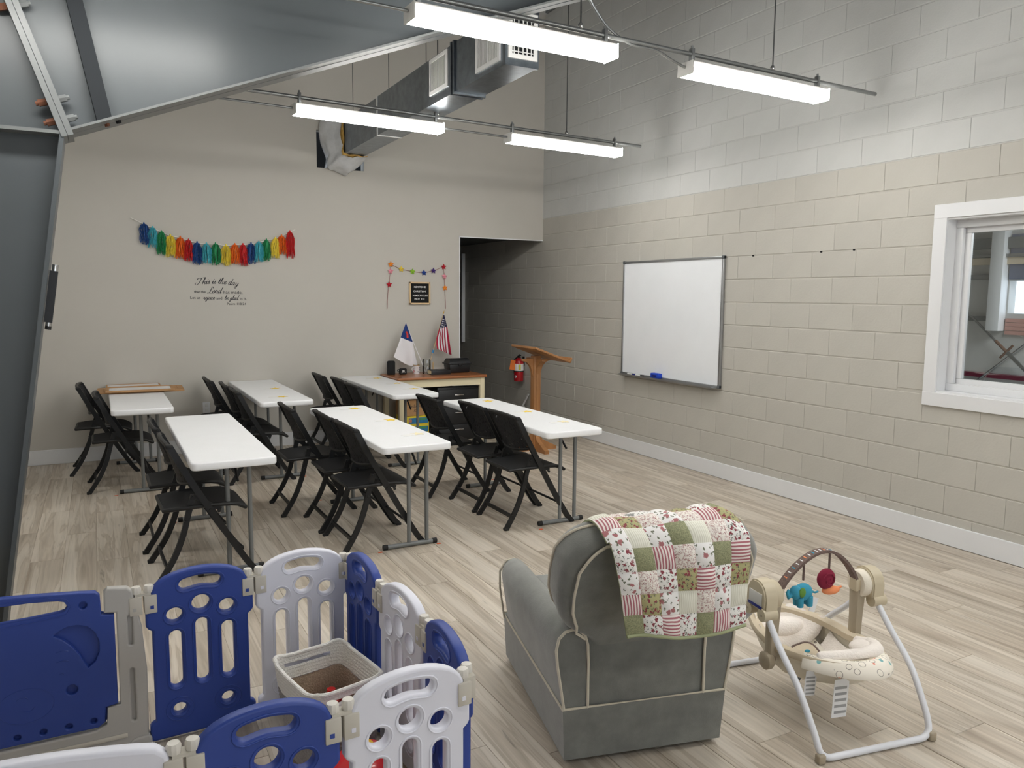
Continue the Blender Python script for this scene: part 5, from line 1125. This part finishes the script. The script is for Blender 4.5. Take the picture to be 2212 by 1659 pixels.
for sx in (-1, 1):
    x0 = sx*(HX-.028); x1 = sx*(HX+.045)
    dome = [(-.062, -.055), (-.064, 0), (-.058, .03), (-.04, .055), (-.012, .068), (.02, .066), (.046, .05), (.06, .025), (.064, -.01), (.062, -.055)]
    b = MB(); b.prism(dome, lambda y, z: Vector((x0+sx*.012, y, HZ+z)), lambda y, z: Vector((x1, y*.97, HZ+z*.97))); bmesh.ops.bevel(b.bm, geom=b.bm.edges[:], offset=.006, segments=2, affect='EDGES'); b.build('motor_housing', 'swing_beige', sw, ang=50)
    b = MB(); M_ = Matrix.Rotation(PI/2, 3, 'Y'); b.lathe([(0, -.022), (.05, -.022), (.056, -.012), (.056, .012), (.05, .02), (0, .02)], 28, c=(x0-sx*.0, 0, HZ), M=M_); b.build('inner_disc', 'swing_cream' if sx > 0 else 'swing_beige', sw)
    for sy in (-1, 1):
        b = MB(); b.cyl((sx*(HX-.012), sy*.045, HZ-.062), (sx*(HX+.05), sy*.045, HZ-.062), .026, n=16); b.build('leg_socket', 'swing_beige', sw)
        b = MB(); b.cyl((sx*(HX+.049), sy*.045, HZ-.062), (sx*(HX+.053), sy*.045, HZ-.062), .006, n=8); b.build('socket_screw', 'swing_taupe', sw)
    b = MB(); b.tube([(sx*.205, 0, HZ-.02), (sx*.205, .002, .36), (sx*.205, .005, .215)], [.026, .022, .020], prof=[(.7, 1), (.95, .6), (.95, -.6), (.7, -1), (-.7, -1), (-.95, -.6), (-.95, .6), (-.7, 1)], up=(1, 0, 0)); b.build('swing_arm', 'swing_taupe', sw, ang=50)
    b = MB(); b.lathe([(0, -.018), (.030, -.018), (.036, -.008), (.036, .012), (.026, .02), (0, .021)], 24, c=(sx*.222, .004, .212), M=Matrix.Rotation(sx*PI/2, 3, 'Y')); b.build('pivot_knob', 'swing_taupe', sw)
    b = MB(); b.box((sx*.188, -.004, HZ+.0), (.03, .045, .055), bev=.008, seg=3); b.build('toy_bar_cup', 'swing_beige', sw)
for nm, c, d, m in (('display_panel', (-HX-.047, 0, HZ-.005), (.004, .08, .05), 'lamp_housing'), ('display_print', (-HX-.0495, 0, HZ-.035), (.002, .09, .012), 'navy_ink')):
    b = MB(); b.box(c, d, bev=.001); b.build(nm, m, sw)
# toy bar: webbing strap over an arch
arch = [Vector((-.188+.376*i/24, -.004-.02*math.sin(PI*i/24), HZ+.01+.155*math.sin(PI*i/24)**.8)) for i in range(25)]
b = MB(); b.tube(arch, .019, prof=[(1, .28), (1, -.28), (-1, -.28), (-1, .28)], up=(0, 1, 0)); tb = b.build('toy_bar', 'strap_brown', sw, ang=60)
for i in range(2, 23):
    p = arch[i]; t_ = (arch[i+1]-arch[i-1]).normalized(); u = Vector((0, 1, 0)); v = t_.cross(u)
    b = MB(); b.tube([p-u*.009, p+u*.009], .0052, prof=[(1.2, .4), (-.2, .4), (-.2, -.4), (1.2, -.4)], up=-v if (-v).z > 0 else v); b.build('weave_mark', ('tag_white', 'tag_white', 'toy_peach', 'tag_white', 'toy_teal')[i % 5], tb, smooth=False)
# hanging toys
def hang(x, zt, name, m):
    p = min(arch, key=lambda q: abs(q.x-x)); b = MB(); b.tube([(x, p.y, p.z-.005), (x, p.y, zt)], .0045, n=6); b.build('toy_strap', 'strap_brown', sw); return p.y
zt = .52; y_ = hang(-.085, zt+.02, 'e', 0)
tp_ = bpy.data.objects.new('plush_elephant', None); COL.objects.link(tp_); tp_.parent = sw; tp_.location = (-.085, y_, zt-.03)
b = MB(); b.ball((0, 0, 0), (.044, .026, .036)); b.ball((-.036, -.004, .004), (.026, .022, .028)); b.tube([(-.055, -.004, 0), (-.07, -.004, -.012), (-.076, -.004, .006), (-.07, -.004, .02)], [.011, .009, .007, .004], n=8); b.tube([(.04, 0, 0), (.06, 0, -.008), (.075, 0, -.006)], [.006, .004, .004], n=6)
for lx, ly in ((-.022, -.012), (.022, -.012), (-.02, .012), (.026, .012)): b.tube([(lx, ly, -.015), (lx+.004, ly, -.055)], [.016, .013], n=8)
b.build('body', 'toy_teal', tp_, ang=80); b = MB(); b.ball((-.02, -.024, .008), (.016, .006, .02)); b.build('ear', 'leaf_green', tp_)
b = MB(); b.box((.055, -.002, -.058), (.03, .001, .06), rot=Matrix.Rotation(.3, 3, 'Y')); b.build('sewn_tag', 'tag_white', tp_, smooth=False)
y_ = hang(.035, zt+.04, 's', 0)
ts_ = bpy.data.objects.new('plush_snail', None); COL.objects.link(ts_); ts_.parent = sw; ts_.location = (.035, y_, zt+.015)
b = MB(); b.ball((-.012, 0, 0), (.042, .022, .043)); b.build('shell', 'toy_maroon', ts_, ang=80)
b = MB(); b.tube([Vector((-.012+r*math.cos(a), -.0215, r*math.sin(a))) for r, a in [(.006+.0022*i, i*.75) for i in range(13)]], .0025, n=5); b.build('shell_spiral', 'toy_maroon', ts_)
b = MB(); b.ball((.014, 0, -.05), (.043, .018, .018)); b.tube([(.05, 0, -.045), (.066, 0, -.04)], [.006, .004], n=6); b.build('body', 'toy_peach', ts_, ang=80)
# seat: oval rim, bowl, pads
rimz = lambda y: .252+.05*y if y > 0 else .252-.13*y
def seat(u, v):      # u around, v from rim to bottom
    a = 2*PI*u; x = .178*math.sin(a); y = (.315 if math.cos(a) > 0 else .30)*math.cos(a); k = math.cos(v*PI/2)**.55; dz = -.13*math.sin(v*PI/2)
    return Vector((x*k, y*k+.02*v, rimz(y)*1+dz*(1 if True else 0)))
b = MB(); b.surf(seat, 40, 12, True); b.build('seat_shell', 'swing_cream', sw, ang=80)
b = MB(); b.tube([seat(i/40, 0)+Vector((0, 0, .006)) for i in range(40)], .021, prof=[(.8, 1), (1, .6), (1, -1), (.3, -1.3), (-.3, -1), (-.3, 1)], up=(0, 0, 1), loop=True); b.build('seat_rail', 'swing_tan', sw, ang=60)
def pad(y0, y1, w0, w1, lift, th, name, m, n=10, dom=.02):
    def f(u, v):
        y = lerp(y0, y1, v); w_ = lerp(w0, w1, v); x = (u*2-1)*w_; r2 = min(1, (x/.178)**2+(y/.315)**2); z = rimz(y)-.13*math.sqrt(max(0, 1-r2))**1.2*.92+lift
        return Vector((x, y, z))
    b = MB(); b.solid(f, lambda u, v: Vector((0, 0, math.sin(PI*u)**.5*math.sin(PI*v)**.5*dom/th+1)), th, n, n); return b.build(name, m, sw, ang=80), f
mat('swing_print', lin(236, 229, 216), .9)
def printmat():
    m = MT['swing_print']; nt = m.node_tree; N = nt.nodes; L = nt.links; bs = N['Principled BSDF']; tc = N.new('ShaderNodeTexCoord')
    def ringv(sc, lo, hi, col, prev, off):
        mp = N.new('ShaderNodeMapping'); mp.inputs['Location'].default_value = (off, off*.7, 0); L.new(tc.outputs['Object'], mp.inputs[0])
        v = N.new('ShaderNodeTexVoronoi'); v.inputs['Scale'].default_value = sc; L.new(mp.outputs[0], v.inputs['Vector'])
        r = N.new('ShaderNodeValToRGB'); e = r.color_ramp.elements; e[0].position = lo; e[0].color = (0, 0, 0, 1); e[1].position = hi+.02; e[1].color = (0, 0, 0, 1)
        q = r.color_ramp.elements.new(lo+.01); q.color = (1, 1, 1, 1); q = r.color_ramp.elements.new(hi); q.color = (1, 1, 1, 1); L.new(v.outputs['Distance'], r.inputs[0])
        x = N.new('ShaderNodeMix'); x.data_type = 'RGBA'; L.new(r.outputs[0], x.inputs['Factor']); x.inputs[7].default_value = col
        if isinstance(prev, tuple): x.inputs[6].default_value = prev
        else: L.new(prev, x.inputs[6])
        return x.outputs[2]
    c = ringv(26, .30, .335, lin(120, 112, 104), lin(236, 229, 216), 0); c = ringv(15, .2, .24, lin(226, 120, 96), c, 3); c = ringv(14, .0, .12, lin(130, 180, 180), c, 7); L.new(c, bs.inputs[0])
printmat()
pad(.285, .13, .10, .165, .016, .02, 'head_pad', 'swing_plush'); pad(.14, -.08, .115, .10, .006, .008, 'printed_pad', 'swing_print', dom=.008)
pad(.10, -.16, .165, .155, .002, .004, 'side_lining', 'swing_plush', dom=.004)
b = MB(); b.ball((0, .215, .232), (.13, .055, .045)); b.build('head_roll', 'swing_plush', sw, ang=80)
def lip(u, v):
    a = PI+(u*2-1)*1.1; k = lerp(.95, 1.2, v); return Vector((.178*math.sin(a)*k, .30*math.cos(a)*k-.0, rimz(.30*math.cos(a))+.024-.028*v*v+.012*math.sin(PI*v)))
b = MB(); b.solid(lip, lambda u, v: Vector((0, 0, -1)), .012, 24, 8); b.build('foot_lip', 'swing_print', sw, ang=80)
b = MB(); b.tube(spline([(-.14, -.19, .297), (-.06, -.232, .312), (.03, -.248, .318), (.10, -.225, .312), (.125, -.17, .306), (.095, -.115, .298)], 5), [.018]+[.025]*10+[.030]*10+[.026]*4+[.016], n=12); b.build('plush_pillow', 'swing_plush', sw, ang=80)
b = MB(); b.ball((.085, -.185, .303), (.055, .06, .028)); b.build('pillow_end', 'swing_plush', sw, ang=80)
# restraint pad with a lion patch
Mp = Matrix.Translation((-.065, -.06, .225)) @ Matrix.Rotation(.35, 4, 'X') @ Matrix.Rotation(-.25, 4, 'Y')
me = plate([rrect(-.055, -.06, .05, .075, .035)], .016, .006); b = MB(); b.merge_mesh(me, Mp); rp = b.build('restraint_pad', 'swing_tan', sw, ang=60)
b = MB(); b.tube([Mp @ Vector((x, y, .004)) for x, y in rrect(-.055, -.06, .05, .075, .035)], .006, n=6, loop=True); b.build('pad_trim', 'strap_brown', rp)
b = MB(); b.ball(Mp @ Vector((0, -.02, .012)), (.024, .022, .008)); b.build('animal_patch', 'lion_orange', rp)
for dx, dy in ((-.007, -.012), (.007, -.012)): b = MB(); b.ball(Mp @ Vector((dx, dy, .021)), (.0025, .0025, .0015), nu=6, nv=4); b.build('patch_eye', 'decal_black', rp)
b = MB(); b.ball(Mp @ Vector((.006, .028, .012)), (.012, .008, .006)); b.build('leaf_patch', 'toy_teal', rp)
b = MB(); b.tube([(0, .06, .135), (0, .07, .09), (.0, .10, .035)], .012, prof=[(1, .4), (1, -.4), (-1, -.4), (-1, .4)], up=(1, 0, 0)); b.build('seat_stem', 'side_girt', sw, smooth=False)
for x, y, w_, h_, a in ((-.15, -.17, .052, .10, .1), (-.085, -.26, .068, .15, .05)):
    b = MB(); b.box((x, y, .24-h_/2), (w_, .0012, h_), rot=Matrix.Rotation(a, 3, 'Y')); o = b.build('care_label', 'tag_white', sw, smooth=False)
    for k in range(5): b = MB(); b.box((x, y-.001, .225-h_*(.12+.16*k)), (w_*.8, .0006, h_*.07), rot=Matrix.Rotation(a, 3, 'Y')); b.build('label_print', 'tag_print', o, smooth=False)
